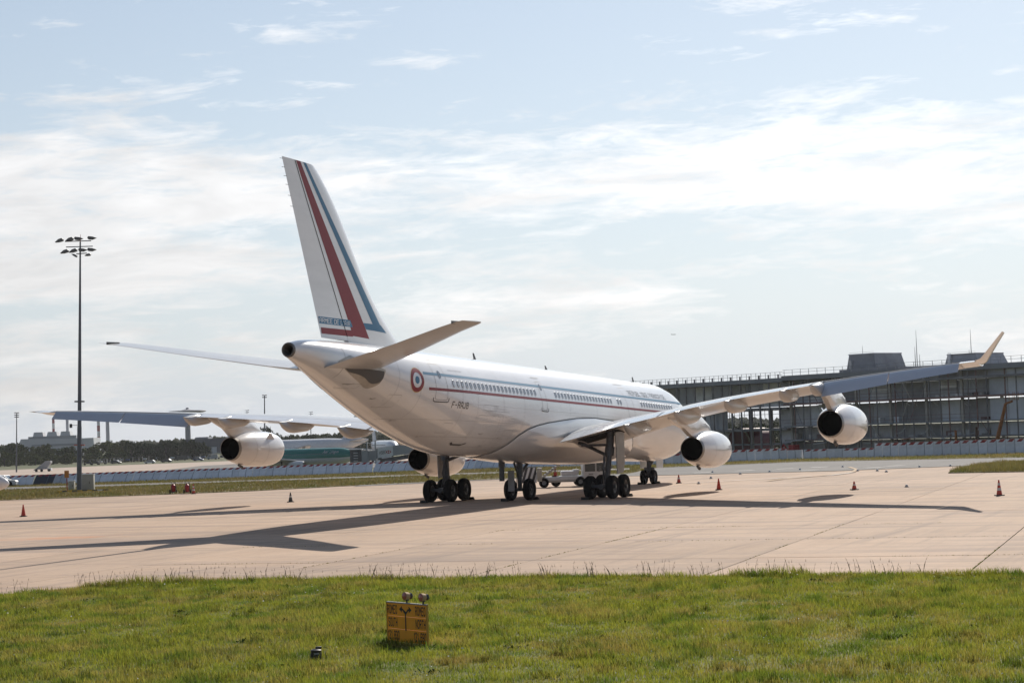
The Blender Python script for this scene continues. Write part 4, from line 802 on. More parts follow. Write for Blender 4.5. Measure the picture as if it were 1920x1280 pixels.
for poly in ([(cx-.02, t3-.56), (cx+.02, t3-.56), (cx+.02, t3-.20), (cx-.02, t3-.20)], [(cx-.02, t3-.22), (cx+.02, t3-.22), (cx+.02, t3-.17), (cx-.10, t3-.10), (cx-.13, t3-.10), (cx-.13, t3-.14), (cx-.10, t3-.145)],
             [(cx-.02, t3-.20), (cx+.02, t3-.225), (cx+.10, t3-.15), (cx+.13, t3-.145), (cx+.13, t3-.105), (cx+.09, t3-.105)], [(cx-.12, t3-.05), (cx-.12, t3-.19), (cx-.22, t3-.12)], [(cx+.12, t3-.05), (cx+.22, t3-.12), (cx+.12, t3-.19)]):
    b.poly([(x, -.0162-.0003*len(b.f), z) for x, z in poly])
b.build('fork_arrow', BLK, sg)
for x in (.63*Wd-.18, .92*Wd-.02):
    b = MB(); zc = zb_+SH+.16; d_ = np.array([.05, -1.0, .05]); d_ /= np.linalg.norm(d_)
    b.lathe([(-.06, .05), (-.04, .075), (.02, .083), (.06, .086), (.065, .08)], (x, 0, zc), d_, 22, 0); b.lathe([(.06, .08), (.07, .06), (.075, 0)], (x, 0, zc), d_, 22, 1); b.lathe([(-.06, .052), (-.11, .07), (-.13, .05), (-.13, 0)], (x, 0, zc), d_, 18, 2)
    b.tube([(x, 0, zb_+SH+.02), (x, 0, zc-.05)], .02, 8, 2); b.tube([(x, 0, zc-.09), (x, 0, zc-.06)], .05, 10, 2)
    b.build('signal_lamp', [mat('lamp_cream', (0.45, 0.30, 0.16), 0.8), mat('lamp_lens', (0.38, 0.10, 0.08), 0.15, coat=.5), DGR], sg, 40)
P = gnd(593, 1239); r_ = empty('ground_light', (P[0], P[1], .04), SA+.4, label='small black light fitting sitting low in the foreground grass', cat='light fitting')
b = MB(); b.lathe([(0, .11), (.1, .115), (.14, .1), (.18, .11), (.2, .07), (.21, 0)], (0, 0, 0), (0, 0, 1), 18); b.build('housing', BLK, r_, 40)
b = MB(); b.box((.06, .02, .22), (.12, .05, .05), b=.015); b.build('hood', BLK, r_, 40); b = MB(); b.box((-.02, -.1, .12), (.1, .03, .03)); b.build('lens', GRY, r_)
for px, py in ((-.07, 0), (.08, .0)):
    b = MB(); b.tube([(px, -.06, -.04), (px, -.06, .02)], .015, 6); b.build('foot', GRY, r_)

# ---- left frame edge: the white engine of a neighbouring jet, and a white car
P = at(0, 905, 150); hd = SIDE*.9+VIEW*-.2
nb = empty('parked_jet_wing', (P[0], P[1], 0), SA, label='white rounded engine pod of another jet at the left frame edge', cat='airliner')
b = MB(); b.lathe([(.78, 0), (.76, .10), (.66, .24), (.45, .40), (.1, .56), (-.5, .74), (-1.5, .95), (-3, 1.1), (-4.5, 1.05), (-5, .95), (-5.0, .85), (-4.5, .8)], (0, 0, P[2]), (1, -.2, -.12), 40); b.build('engine_pod', WHITE, nb, True)
b = MB(); b.extrude([(-4.4, -.2, P[2]+.9), (-1.6, -.2, P[2]+.9), (-2.6, -.2, P[2]+2.2), (-6, -.2, P[2]+2.2)], (0, .4, 0)); b.build('pylon', WHITE, nb)
b = MB(); b.extrude([(-2.4, -9, P[2]+2.4), (-2.4, 9, P[2]+2.0), (-8, 9, P[2]+2.0), (-8, -9, P[2]+2.4)], (0, 0, .35)); b.build('wing', WINGP, nb)
b = MB(); b.tube([(-5.2, .6, 0), (-5.2, .6, P[2]+2.1)], .12, 8); b.lathe([(-.2, 0), (-.2, .5), (.2, .5), (.2, 0)], (-5.2, .6, .5), (0, 1, 0), 20); b.build('landing_gear', TYRE, nb)
def car(p, rz, m, label, L=4.2, H=1.42, group=None, cat='car', van=False, z=0.0, name='parked_car'):
    root = empty(name, (p[0], p[1], z), rz, label=label, cat=cat, group=group); w2 = .86 if not van else .95
    prof = [(-.5, .16), (.5, .16), (.5, .42), (.46, .52), (.30, .58), (.14, .96), (-.30, 1.0), (-.45, .60), (-.5, .52)] if not van else [(-.5, .14), (.5, .14), (.5, .45), (.42, .55), (.30, .97), (.26, 1.0), (-.49, 1.0), (-.5, .95)]
    b = MB(); G = [[(x*L, y*w2*(1 if k_ == 0 else 1), zz*H) for x, zz in prof] for y, k_ in ((-1, 0), (1, 0))]; b.extrude([(x*L, -w2, zz*H) for x, zz in prof], (0, 2*w2, 0)); body = b.build('body', m, root)
    win = [(.26, .60), (.125, .92), (-.29, .94), (-.41, .62)] if not van else [(.38, .60), (.27, .92), (.08, .92), (.08, .60)]
    for s_ in (-1, 1):
        b = MB(); b.extrude([(x*L, s_*(w2+.004), zz*H) for x, zz in win], (0, s_*.01, 0)); b.build('side_window', VGL, body)
    q = (.285, .61, .15, .93) if not van else (.425, .57, .305, .94)
    b = MB(); b.poly([(q[0]*L+.02, -w2*.86, q[1]*H), (q[0]*L+.02, w2*.86, q[1]*H), (q[2]*L+.02, w2*.8, q[3]*H), (q[2]*L+.02, -w2*.8, q[3]*H)]); b.build('windscreen', VGL, body)
    for x in (-.31, .31):
        for s_ in (-1, 1):
            b = MB(); b.lathe([(-.1, 0), (-.1, .2), (-.09, .30), (.09, .30), (.1, .2), (.1, 0)], (x*L, s_*(w2-.06), .30), (0, 1, 0), 18); b.build('wheel', TYRE, root, 40)
    return root
P = gnd(3, 912); car(P, SA-.1, WHT, 'white car on the service road at the left frame edge', 4.0, 1.30)
# ================================================================== boundary fences
FPAN = mat('fence_panel', (0.76, 0.765, 0.78), 0.55, 0.0, var=0.12, scale=1.5, objvar=0.10); FDARK = mat('fence_panel_dark', (0.05, 0.055, 0.065), 0.6, var=0.1); FRED = mat('fence_red', (0.34, 0.05, 0.045), 0.6, var=0.15); FWH = mat('fence_white', (0.5, 0.5, 0.5), 0.6, var=0.1)
STL = mat('fence_post', (0.22, 0.225, 0.24), 0.6)
def fence(name, line, pw, hfun, label, shear=0.0, lean=0.0, markfun=None, special=None):
    pts = [np.array([*gnd(*q)[:2], 0.0]) for q in line]; root = empty(name, tuple(pts[0]), 0, label=label, cat='fence'); o0 = pts[0]
    seg = [np.linalg.norm(b_-a_) for a_, b_ in zip(pts[:-1], pts[1:])]; tot = sum(seg); n = int(tot/pw); cache = {}
    for i in range(n):
        d = (i+.5)*pw; k = 0
        while d > seg[k]: d -= seg[k]; k += 1
        dr = (pts[k+1]-pts[k])/seg[k]; p = pts[k]+dr*d; rz = math.atan2(dr[1], dr[0]); x_, y_, _ = project(p); h = hfun(x_); m = (special(x_) if special else None) or FPAN
        key = (round(h, 2), m.name)
        if key not in cache:
            b = MB(); w_ = pw-.01; ly = lean*h; b.extrude([(-w_/2, 0, .02), (w_/2, 0, .02), (w_/2+shear*h, ly, h), (-w_/2+shear*h, ly, h)], (0, .05, 0))
            c = MB(); hh = h*.17; s_ = .28
            c.extrude([(-w_*.30+shear*h, -.02+lean*(h-hh), h-hh), (w_*.22+shear*h, -.02+lean*(h-hh), h-hh), (w_*.22+s_+shear*h, -.02+ly, h+.02), (-w_*.30+s_+shear*h, -.02+ly, h+.02)], (0, .09, 0))
            cache[key] = (b.mesh('panel', m), c.mesh('red_mark', FRED))
        o = put('panel', cache[key][0], root, loc=Vector(p-o0)+Vector((0, random.uniform(-.02, .02), .04)), rz=rz)
        if markfun is None or markfun(x_): put('red_mark', cache[key][1], o)
        if i % 2 == 0:
            if (key, 'p') not in cache: b = MB(); w_ = pw; b.extrude([(-w_/2-.022, -.02, 0), (-w_/2+.022, -.02, 0), (-w_/2+.022+shear*h, -.02+lean*h, h*.98), (-w_/2-.022+shear*h, -.02+lean*h, h*.98)], (0, .1, 0)); cache[(key, 'p')] = b.mesh('post', STL)
            put('post', cache[(key, 'p')], o)
    return root
fence('blast_fence', [(-120, 917), (60, 910), (400, 898), (700, 886), (900, 880), (1215, 871)], .74, lambda x: 1.12, 'grey panel fence with red top markers along the left grass strip', .22, .75, special=lambda x: FDARK if 60 < x < 96 else (FWH if 98 < x < 120 else None))
fence('site_fence', [(1215, 873.5), (1240, 872.5), (1330, 869), (1500, 862), (1700, 857.5), (1900, 851.5), (2150, 845)], .88, lambda x: 1.12 if x < 1330 else (1.25 if x < 1470 else (1.02 if x < 1640 else 1.48)), 'taller grey site fence with red markers in front of the terminal', 0.0, 0.12, markfun=lambda x: not (1478 < x < 1510 or 1550 < x < 1575))
for px in (1566, 1476, 1395):
    pass

# ================================================================== terminal under construction (local x along the facade, y into the building)
T1, T2 = at(1225, 800, 300), at(1930, 776, 245); T1[2] = T2[2] = 0; du = (T2-T1)/np.linalg.norm(T2-T1); dv = np.array([-du[1], du[0], 0])
if dv @ VIEW < 0: dv = -dv
TA = math.atan2(du[1], du[0])
def F(px, py, back=0.0):
    d = ray(px, py); o = T1+dv*back; t = ((o-CAM) @ dv)/(d @ dv); P = CAM+d*t; return float((P-T1) @ du), float(P[2])
term = empty('terminal_building', (T1[0], T1[1], LOW), TA, label='grey terminal building under construction with steel frame on the right', cat='building')
STEEL = mat('frame_steel', (0.24, 0.23, 0.235), 0.55, 0.3, var=0.25, scale=.8); STEELR = mat('frame_steel_primer', (0.26, 0.16, 0.145), 0.6, var=0.3, scale=.8); CONCG = mat('concrete_column', (0.5, 0.46, 0.41), 0.8, var=0.15, scale=.8)
WALLD = mat('wall_panel_dark', (0.46, 0.45, 0.465), 0.5, var=0.2, scale=.5, objvar=0.4); WALLB = mat('wall_panel_blue', (0.55, 0.565, 0.60), 0.4, 0.0, var=0.12, scale=.4, objvar=0.35); WALLG = mat('wall_panel_grey', (0.68, 0.66, 0.64), 0.6, var=0.15, scale=.6, objvar=0.35)
GLZ = mat('terminal_glass', (0.30, 0.32, 0.35), 0.12, coat=.6, var=0.2, scale=.3); ROOFM = mat('roof_fascia', (0.28, 0.28, 0.295), 0.6, var=0.15, scale=.5); WHBIT = mat('site_white', (0.55, 0.55, 0.55), 0.5)
OR5 = mat('site_orange', (0.34, 0.12, 0.04), .6)
def tbox(name, x0, x1, z0, z1, y0, y1, m, parent=None):
    b = MB(); b.box(((x0+x1)/2, (y0+y1)/2, (z0+z1)/2-LOW), (x1-x0, y1-y0, z1-z0)); return b.build(name, m, parent or term)
uL = -6.0; uM, _ = F(1478, 780); uR = F(1930, 780)[0]+25; uE, _ = F(1857, 780)
zrL = F(1300, 718)[1]; zrR = F(1720, 690)[1]; zb1 = F(1750, 746)[1]; zb2 = F(1750, 791)[1]; zb3 = F(1750, 819)[1]; zw = F(1420, 768)[1]; zs = F(1420, 806)[1]
o0, _ = F(1352, 780); o1, _ = F(1467, 780)
# roofs
tbox('roof', uL, uM, zrL-.62, zrL, -1.0, 20, ROOFM); tbox('roof', uM, uR, zrR-.7, zrR, -1.2, 24, ROOFM); tbox('roof_plant_deck', F(1548, 700)[0], F(1658, 700)[0], zrR, zrR+.5, 3, 18, ROOFM); tbox('roof_plant_deck', F(1684, 700)[0], F(1752, 700)[0], zrR, zrR+.35, 2, 12, ROOFM)
# upper band of the left wing
x = uL; k = 0
while x < uM-.4:
    x2 = min(x+3.6, uM)
    tbox('wall_panel', x+.08, x2-.08, zw+.35, zrL-.7, 1.4, 1.6, [WALLG, GLZ, WALLD, GLZ][k % 4]); tbox('sill_band', x+.02, x2-.02, F(1300, 757)[1]-.25, F(1300, 757)[1]+.22, .9, 1.3, WALLG if k % 5 else WALLB)
    if not (o0-.5 < x and x2 < o1+.8):
        tbox('wall_panel', x+.08, x2-.08, zs+.2, zw-.1, .9, 1.1, [WALLD, WALLB, GLZ][k % 3]); tbox('wall_panel', x+.08, x2-.08, LOW, zs-.2, .9, 1.1, [GLZ, WALLD][k % 2])
    x = x2; k += 1
tbox('floor_slab', uL, uM, zw-.12, zw+.25, -.4, 18, STEEL); tbox('floor_slab', uL, uM, zs-.15, zs+.15, -.4, 18, STEEL); tbox('floor_slab', uL, uM, F(1420, 833)[1]-.1, F(1420, 833)[1]+.12, -.4, 3, STEEL)
k = 0; x = uL+.6
while x < uM:
    top = zrL+ (.55 if k % 1 == 0 else 0); b = MB(); b.box((x, -.5, (LOW+top)/2-LOW), (.16 if k % 3 else .26, .2, top-LOW)); b.build('column', STEEL, term); x += 1.95; k += 1
for fx in (o0+.3, F(1392, 780)[0], F(1432, 780)[0], o1-.2):
    for yb in (6, 15): tbox('inner_column', fx-.25, fx+.25, LOW, zw, yb, yb+.5, STEEL)
for zz in (F(1400, 790)[1], F(1400, 778)[1]): tbox('guard_rail', o0, o1, zz-.03, zz+.03, .2, .26, STEEL)
for i_ in range(9): tbox('mullion', o0+i_*1.05+.4, o0+i_*1.05+.46, zs, zw, .3, .36, STEEL)
# roof railing
for xa, xb, zz, st in ((uL, uM, zrL, 1.95), (uM, uR, zrR, 3.2)):
    for h_ in (.45, .85): tbox('roof_rail', xa, xb, zz+h_-.02, zz+h_+.02, -.85, -.81, GRY)
    x = xa+.3
    while x < xb: tbox('rail_post', x-.025, x+.025, zz, zz+.88, -.85, -.80, GRY); x += st/2
# right block: recessed walls in bays, floors, columns
x = uM; k = 0
while x < uR:
    x2 = x+3.0; end = x > uE-1.5
    tbox('wall_panel', x+.05, x2-.05, F(1750, 712)[1], zrR-.7, 1.2 if not end else -.2, 1.4 if not end else 0, [WALLD, WALLD, WALLG][k % 3] if not end else WALLB)
    for (za, zc), ms in zip(((zb1, F(1750, 712)[1]-.1), (zb2, zb1-.3), (zb3, zb2-.2), (LOW, zb3-.2)), ((WALLB, WALLG, WALLB, WALLD), (WALLD, WALLB, WALLD, WALLD), (GLZ, WALLD, WALLD, WALLB), (WALLD, GLZ, WALLD, WALLD))):
        y_ = 1.4 if not end else 0.0
        if not end and za == zb1 and k % 4 == 1:
            tbox('wall_panel', x+.05, x2-.05, za+.05, zc-.02, 1.5, 1.7, WALLD)
            for q in range(6): tbox('louvre', x+.1, x2-.1, za+.15+q*(zc-za)/6, za+.08+(q+1)*(zc-za)/6, 1.0, 1.2, WALLG)
        else: tbox('wall_panel', x+.05, x2-.05, za+.05, zc-.02, y_, y_+.2, ms[k % 4] if not end else WALLB)
    x = x2; k += 1
for zz, m_, th in ((F(1750, 711)[1], STEEL, .3), (zb1, STEELR, .26), (zb2, GRY, .2), (zb3, STEEL, .24)): tbox('floor_slab', uM, uR, zz-th/2, zz+th/2, -1.0, 3, m_)
k = 0; x = uM+.4
while x < uR:
    b = MB(); wc = .34 if k % 4 == 0 else .14; b.box((x, -.7 if k % 4 else .3, (LOW+zrR)/2-LOW-.4), (wc, wc, zrR-LOW-.6)); b.build('column', CONCG if k % 4 == 0 else [STEEL, STEELR, STEEL][k % 3], term); x += 1.55+.25*math.sin(k*2.3); k += 1
for (z0, zc) in ((zb1, zb2), (zb2, zb3)):
    tbox('guard_rail', uM, uE, z0+1.0-.02, z0+1.0+.02, -1.05, -1.0, STEELR); tbox('guard_rail', uM, uE, z0+.5-.02, z0+.5+.02, -1.05, -1.0, STEELR)
for px in (1648, 1661, 1698, 1712, 1750, 1765, 1806, 1812, 1540, 1555):
    u_, z_ = F(px, 757); b = MB(); b.tube([(u_-.35, .5, z_+.25-LOW), (u_+.35, .5, z_-.25-LOW)], .05, 6); b.build('lamp_tube', WHBIT, term)
for px in range(1762, 1852, 9):
    u_, z_ = F(px, 742); tbox('site_material', u_-.25, u_+.25, zb1+.13, zb1+.13+random.uniform(.15, .45), -.6, -.1, random.choice([WHBIT, WALLG, STEELR, GRY]))
for px in (1545, 1562, 1580, 1598, 1615, 1640, 1655):
    u_, z_ = F(px, 706); tbox('upper_window', u_-.3, u_+.3, F(1600, 711)[1], F(1600, 701)[1], .9, 1.1, random.choice([WHBIT, STEELR, GLZ, GRY]))
for px in (1700, 1745, 1800, 1840):     # loose pipes and hangings in front of the lower floor
    u_, z_ = F(px, 808); b = MB(); b.tube([(u_-1, -.9, z_-.3-LOW), (u_-.2, -.9, z_-.1-LOW), (u_+.5, -.9, z_+.5-LOW)], .05, 6); b.build('site_pipe', WHBIT, term)
# scaffold tubes, braces, sheeting and site clutter
r5 = random.Random(3)
for k in range(26):
    px = r5.uniform(1482, 1850); u_ = F(px, 770)[0]; za, zc = r5.choice([(zb1, zb2), (zb2, zb3), (zb3, LOW+1), (F(1750, 711)[1], zb1)]); b = MB(); sg_ = r5.choice([-1, 1]); b.tube([(u_, -.95, za-LOW), (u_+sg_*1.5, -.95, zc-LOW)], .045, 5); b.build('scaffold_brace', r5.choice([STEELR, STEEL, GRY, CONCG]), term)
for k in range(20):
    px = r5.uniform(1482, 1850); u_ = F(px, 770)[0]; zf = r5.choice([zb1, zb2, zb3, zb3]); w5 = r5.uniform(.2, .9); h5 = r5.uniform(.2, .9); tbox('site_material', u_-w5, u_+w5, zf+.14, zf+.14+h5, .4, 1.6, r5.choice([WHBIT, WALLG, STEELR, GRY, WALLB, CONCG]))
for k in range(9):
    px = r5.uniform(1490, 1840); u_ = F(px, 770)[0]; za, zc = r5.choice([(zb1, zb2), (zb2, zb3), (zb1+2.0, zb1)]); tbox('sheeting', u_-.9, u_+.9, min(za, zc)+.3, max(za, zc)-.2, 1.6, 1.65, r5.choice([WALLG, WALLB, CONCG]))
for k in range(16):
    px = r5.uniform(1490, 1850); u_ = F(px, 828)[0]; z5 = F(px, r5.uniform(822, 834))[1]; b = MB(); b.tube([(u_-r5.uniform(.2, 1.4), -1.6, z5-LOW), (u_+r5.uniform(.2, 1.4), -1.6, z5+r5.uniform(-.2, .3)-LOW)], .06, 5); b.build('site_pipe', r5.choice([WHBIT, GRY, OR5, STEELR]), term)
# plant rooms with sloped sides, aerial masts
for pa, pb, pt in ((1603, 1660, 664), (1787, 1852, 664)):
    ua, ub = F(pa, 690, 8)[0], F(pb, 690, 8)[0]; zt2 = F((pa+pb)/2, pt, 8)[1]; b = MB()
    lo = [(ua, 6, zrR-LOW), (ub, 6, zrR-LOW), (ub, 13, zrR-LOW), (ua, 13, zrR-LOW)]; hi = [(ua+.35, 6.4, zt2-LOW), (ub-.7, 6.4, zt2-LOW), (ub-.7, 12.6, zt2-LOW), (ua+.35, 12.6, zt2-LOW)]
    b.grid([lo, hi], cv=True); b.f.append((4, 5, 6, 7)); b.m.append(0); pr = b.build('plant_room', WALLD, term)
    tbox('plant_door', ua+.7, ua+1.15, zrR, zrR+1.9, 5.9, 6.25, WALLG); tbox('plant_rail', ua+.4, ub-.7, zt2+.3, zt2+.33, 6.4, 6.43, GRY); tbox('plant_roof', ua+.3, ub-.65, zt2-.02, zt2+.12, 6.3, 12.7, WALLD)
for px, pt in ((1617, 648), (1717, 619), (1715, 650), (1724, 664), (1819, 617), (1817, 655), (1872, 676)):
    u_, zt2 = F(px, pt, 9); b = MB(); b.tube([(u_, 9, zrR-LOW), (u_, 9, (zrR+zt2)/2-LOW), (u_, 9, zt2-LOW)], [.07, .05, .02], 6); b.build('aerial_mast', GRY, term)
# things on the building site
def site(px, py, back): u_, z_ = F(px, py, back); return T1+du*u_+dv*back
P = site(1866, 830, -2.5); bl = empty('boom_lift', (P[0], P[1], LOW), TA, label='orange boom lift reaching up the right end of the terminal', cat='boom lift'); OR = mat('lift_orange', (0.36, 0.13, 0.035), 0.5, var=0.2, scale=2)
zz = lambda py: F(1870, py, -2.5)[1]-LOW; uu = lambda px: F(px, 790, -2.5)[0]-F(1866, 790, -2.5)[0]
b = MB(); b.box((0, 0, .9), (2.4, 1.8, .9), b=.1); b.box((.1, 0, 1.7), (1.6, 1.4, .8), b=.1); b.build('chassis', OR, bl)
for x in (-.85, .85):
    for y in (-.9, .9):
        b = MB(); b.lathe([(-.18, 0), (-.18, .38), (-.12, .45), (.12, .45), (.18, .38), (.18, 0)], (x, y, .45), (0, 1, 0), 18); b.build('wheel', TYRE, bl)
b = MB(); b.tube([(uu(1868), 0, zz(832)), (uu(1889), 0, zz(757))], [.30, .2], 8); b.build('lower_boom', OR, bl); b = MB(); b.tube([(uu(1889), 0, zz(757)), (uu(1902), 0, zz(753))], .14, 8); b.build('upper_boom', OR, bl)
b = MB(); b.box((uu(1905), 0, zz(750)), (.9, .9, .06)); [b.tube([(uu(1905)+sx_*.42, sy_*.42, zz(750)), (uu(1905)+sx_*.42, sy_*.42, zz(750)+1.0)], .03, 5) for sx_ in (-1, 1) for sy_ in (-1, 1)]; b.build('basket', OR, bl)
for px, pt, lab in ((1793, 806, 'dark orange drilling leader standing left of the boom lift'), (1829, 800, 'slanted rusty steel prop between the drilling leader and the boom lift')):
    P = site(px, 830, -2); o = empty('steel_prop', (P[0], P[1], LOW), TA, label=lab, cat='steel prop'); h_ = F(px, pt, -2)[1]-LOW
    b = MB(); b.tube([(0, 0, 0), (.3 if px > 1800 else 0, 0, h_)], .17, 8); b.build('shaft', OR if px < 1800 else mat('rusty_steel', (0.14, 0.08, 0.05), .7), o); b = MB(); b.box((0, 0, .1), (.9, .9, .2)); b.build('foot', DGR, o)
P = site(1384, 830, 14); ar = empty('arched_shelter', (P[0], P[1], LOW), TA, label='maroon arched shelter seen through the open terminal frame', cat='shelter'); MAR = mat('maroon_canvas', (0.12, 0.012, 0.028), 0.55, var=0.15, scale=.6)
hA = F(1384, 803, 14)[1]-LOW; wA = 2.5; b = MB(); G = []
for y in np.linspace(0, 6, 4): G.append([(wA*math.cos(a)*1.0, y, max(0, hA-wA*.9)+wA*.9*math.sin(a)) for a in np.linspace(0, math.pi, 17)])
G = [[(wA, y, 0)]+r_+[(-wA, y, 0)] for y, r_ in zip(np.linspace(0, 6, 4), G)]; b.grid(G); b.f.append(tuple(range(19))); b.m.append(0); b.build('canopy', MAR, ar, 40); b = MB(); b.tube([p for p in G[0][1:-1]], .12, 6); b.build('front_hoop', WHBIT, ar, 40)
P = site(1487, 846, -4); rm = empty('red_site_machine', (P[0], P[1], LOW), TA, label='red construction machine behind the fence below the right outer engine', cat='machine')
hM = F(1487, 834, -4)[1]-LOW; b = MB(); b.box((0, 0, hM-1.2), (2.2, 1.6, 1.2), b=.15); b.build('body', REDP, rm); b = MB(); b.box((.2, 0, hM-.3), (1.1, 1.3, .7), b=.1); b.build('cab', REDP, rm); b = MB(); b.tube([(-.9, 0, hM-.9), (-1.8, 0, hM+.1), (-2.4, 0, hM-.8)], .14, 6); b.build('arm', REDP, rm)
b = MB(); b.box((0, 0, .5), (2.6, 2, 1.0), b=.2); b.tube([(0, 0, .9), (0, 0, hM-1.6)], .5, 10); b.build('undercarriage', DGR, rm)
P = site(1545, 852, -5); cb = empty('site_cabin', (P[0], P[1], LOW), TA, label='low white site cabin roof showing over the fence', cat='cabin'); hM = F(1545, 843, -5)[1]-LOW
b = MB(); b.box((0, 0, hM/2), (5.2, 2.4, hM), b=.05); b.build('walls', WHBIT, cb); b = MB(); b.box((0, 0, hM+.04), (5.4, 2.6, .1)); b.build('roof', GRY, cb)

# ================================================================== far left: works, towers, masts
def far(px, depth, name, label, cat, group=None):
    P = at(px, 850, depth); return empty(name, (P[0], P[1], LOW), SA, label=label, cat=cat, group=group)
def fz(px, py, depth): return dz(px, py, depth)-LOW
D = 1500; mp_ = D/FPX; pw = far(100, D, 'power_station', 'pale grey power station with three roof units behind the trees', 'power station'); X = lambda px: (px-100)*mp_
PSW = mat('works_wall', (0.52, 0.53, 0.55), 0.7, var=0.06, scale=.05); PSD = mat('works_dark', (0.27, 0.285, 0.31), 0.7); 
def pbox(name, xa, xb, ya, yb, y0, y1, m, parent=pw, X=X, px=100, D=D):
    b = MB(); za, zc = sorted((fz(px, ya, D), fz(px, yb, D))); b.box(((X(xa)+X(xb))/2, (y0+y1)/2, (za+zc)/2), (X(xb)-X(xa), y1-y0, zc-za)); return b.build(name, m, parent)
b = MB(); zb0, zb1_, zt0 = 0, fz(100, 832, D), fz(100, 823, D); b.extrude([(X(35), 0, 0), (X(177), 0, 0), (X(176), 0, fz(170, 820.5, D)), (X(157), 0, fz(157, 821, D)), (X(40), 0, fz(40, 823, D)), (X(35), 0, fz(35, 833, D))], (0, 25, 0)); b.build('main_hall', PSW, pw)
pbox('roof_storey', 53, 143, 823, 817, 1, 20, PSD); pbox('clerestory_band', 60, 150, 836, 832, -.4, 0, PSD)
for xa in (61, 87, 112): 
    b = MB(); za, zc = fz(100, 818, D), fz(100, 809, D); b.grid([[(X(xa), 2, za), (X(xa+20), 2, za), (X(xa+20), 12, za), (X(xa), 12, za)], [(X(xa+2), 2.5, zc), (X(xa+18), 2.5, zc), (X(xa+18), 11.5, zc), (X(xa+2), 11.5, zc)]], cv=True); b.f.append((4, 5, 6, 7)); b.m.append(0); b.build('cooling_unit', PSW, pw)
CHR = mat('chimney_red', (0.24, 0.03, 0.035), 0.7); CHW = mat('chimney_white', (0.5, 0.5, 0.5), 0.7); CHG = mat('chimney_grey', (0.36, 0.37, 0.41), 0.7, var=0.05, scale=.05)
def chimney(px, ytop, wpx, banded, label):
    o = far(px, 1540, 'chimney', label, 'chimney', 'power station chimneys'); r_ = wpx/2*1540/FPX; H_ = fz(px, ytop, 1540)
    if banded:
        n = 7
        for k in range(n):
            b = MB(); b.lathe([(H_*k/n, r_*(1.12-.12*k/n)), (H_*(k+1)/n, r_*(1.12-.12*(k+1)/n))], (0, 0, 0), (0, 0, 1), 20); b.build('band', [CHR, CHW][(n-1-k) % 2], o, 40)
    else:
        b = MB(); b.lathe([(0, r_*1.1), (H_, r_), (H_, r_*.8), (H_-2, r_*.8)], (0, 0, 0), (0, 0, 1), 20); b.build('shaft', CHG, o, 40)
        b = MB(); b.lathe([(H_-.8, r_*1.06), (H_-.3, r_*1.06)], (0, 0, 0), (0, 0, 1), 20); b.build('rim', PSD, o)
chimney(101.5, 783, 4.6, True, 'red and white banded chimney above the power station roof'); chimney(127.5, 776, 5, False, 'grey chimney next to the mast, left of two'); chimney(186, 776, 5.4, True, 'red and white banded chimney right of the mast'); chimney(203, 776, 6.5, False, 'grey chimney right of the banded chimney, right of the mast')
D2 = 1300; wt = far(353.5, D2, 'water_tower', 'mushroom-shaped grey tower with a wide flat top behind the left wing', 'tower'); TW = mat('tower_grey', (0.27, 0.275, 0.31), 0.7, var=0.08, scale=.05)
m2 = D2/FPX; zt_ = fz(353, 766.5, D2); zr = fz(353, 772, D2); zu = fz(353, 776, D2)
b = MB(); b.lathe([(zu-3, 4.6*m2), (zu, 8*m2), (zr-.2, 33*m2), (zr+.4, 35*m2), (zr+.9, 34*m2), (zt_-.8, 12*m2), (zt_-.2, 6*m2), (zt_, 5*m2), (zt_, 0)], (0, 0, 0), (0, 0, 1), 40); b.build('saucer', TW, wt, 40); b = MB(); b.lathe([(0, 5.4*m2), (zu, 4.7*m2)], (0, 0, 0), (0, 0, 1), 24); b.build('shaft', TW, wt, 40)
b = MB(); b.lathe([(zt_, 2.5*m2), (zt_+1, 2.5*m2), (zt_+1, 0)], (0, 0, 0), (0, 0, 1), 16); b.build('roof_hatch', PSD, wt)
D3 = 1100; hg = far(388, D3, 'dark_hangar', 'dark flat-roofed hangar between the tower and the left engine', 'hangar'); m3 = D3/FPX; X3 = lambda px: (px-388)*m3
b = MB(); b.box((0, 15, fz(388, 822, D3)/2), (X3(450)-X3(362), 30, fz(388, 822, D3))); b.build('walls', mat('hangar_blue', (0.06, 0.075, 0.105), 0.6, var=0.1, scale=.05), hg); b = MB(); b.box((X3(378), 10, fz(375, 819.5, D3)-1.0), (24*m3, 16, 2.2)); b.build('raised_roof', PSD, hg)
b = MB(); b.box((X3(402), -.3, fz(388, 846, D3)), (10*m3, .5, 5)); b.build('door', PSW, hg)
def light_mast(px, ytop, depth, label, tiers=3, one=False):
    o = far(px, depth, 'light_mast', label, 'light mast', 'apron light masts in the distance'); H_ = fz(px, ytop, depth); m_ = depth/FPX; o.rotation_euler = (0, .028, SA)
    b = MB(); b.tube([(0, 0, 0), (0, 0, H_)], [.28, .14], 8); b.build('pole', GALV, o, 40)
    for k in range(tiers):
        z = H_-k*m_*3.9; b = MB(); b.tube([(-4*m_, 0, z), (4*m_, 0, z)], .09, 6); b.build('cross_arm', GALV, o)
        for x in ((-3.6, -1.4, 1.4, 3.6) if not one else (2.5,)):
            b = MB(); b.box((x*m_, 0, z+.1), (1.5*m_, .5, 1.5*m_), b=.05); b.build('lamp_head', DGR, o)
light_mast(30, 774, 640, 'distant light mast with three lamp tiers at the far left'); light_mast(495.5, 741, 560, 'distant light mast rising above the left wing near the tail', 2); light_mast(463, 769, 900, 'distant lamp tier just above the left wing, left of the taller mast', 3, True); light_mast(583, 772, 900, 'distant lamp tier just above the left wing, close to the fuselage', 3, True)

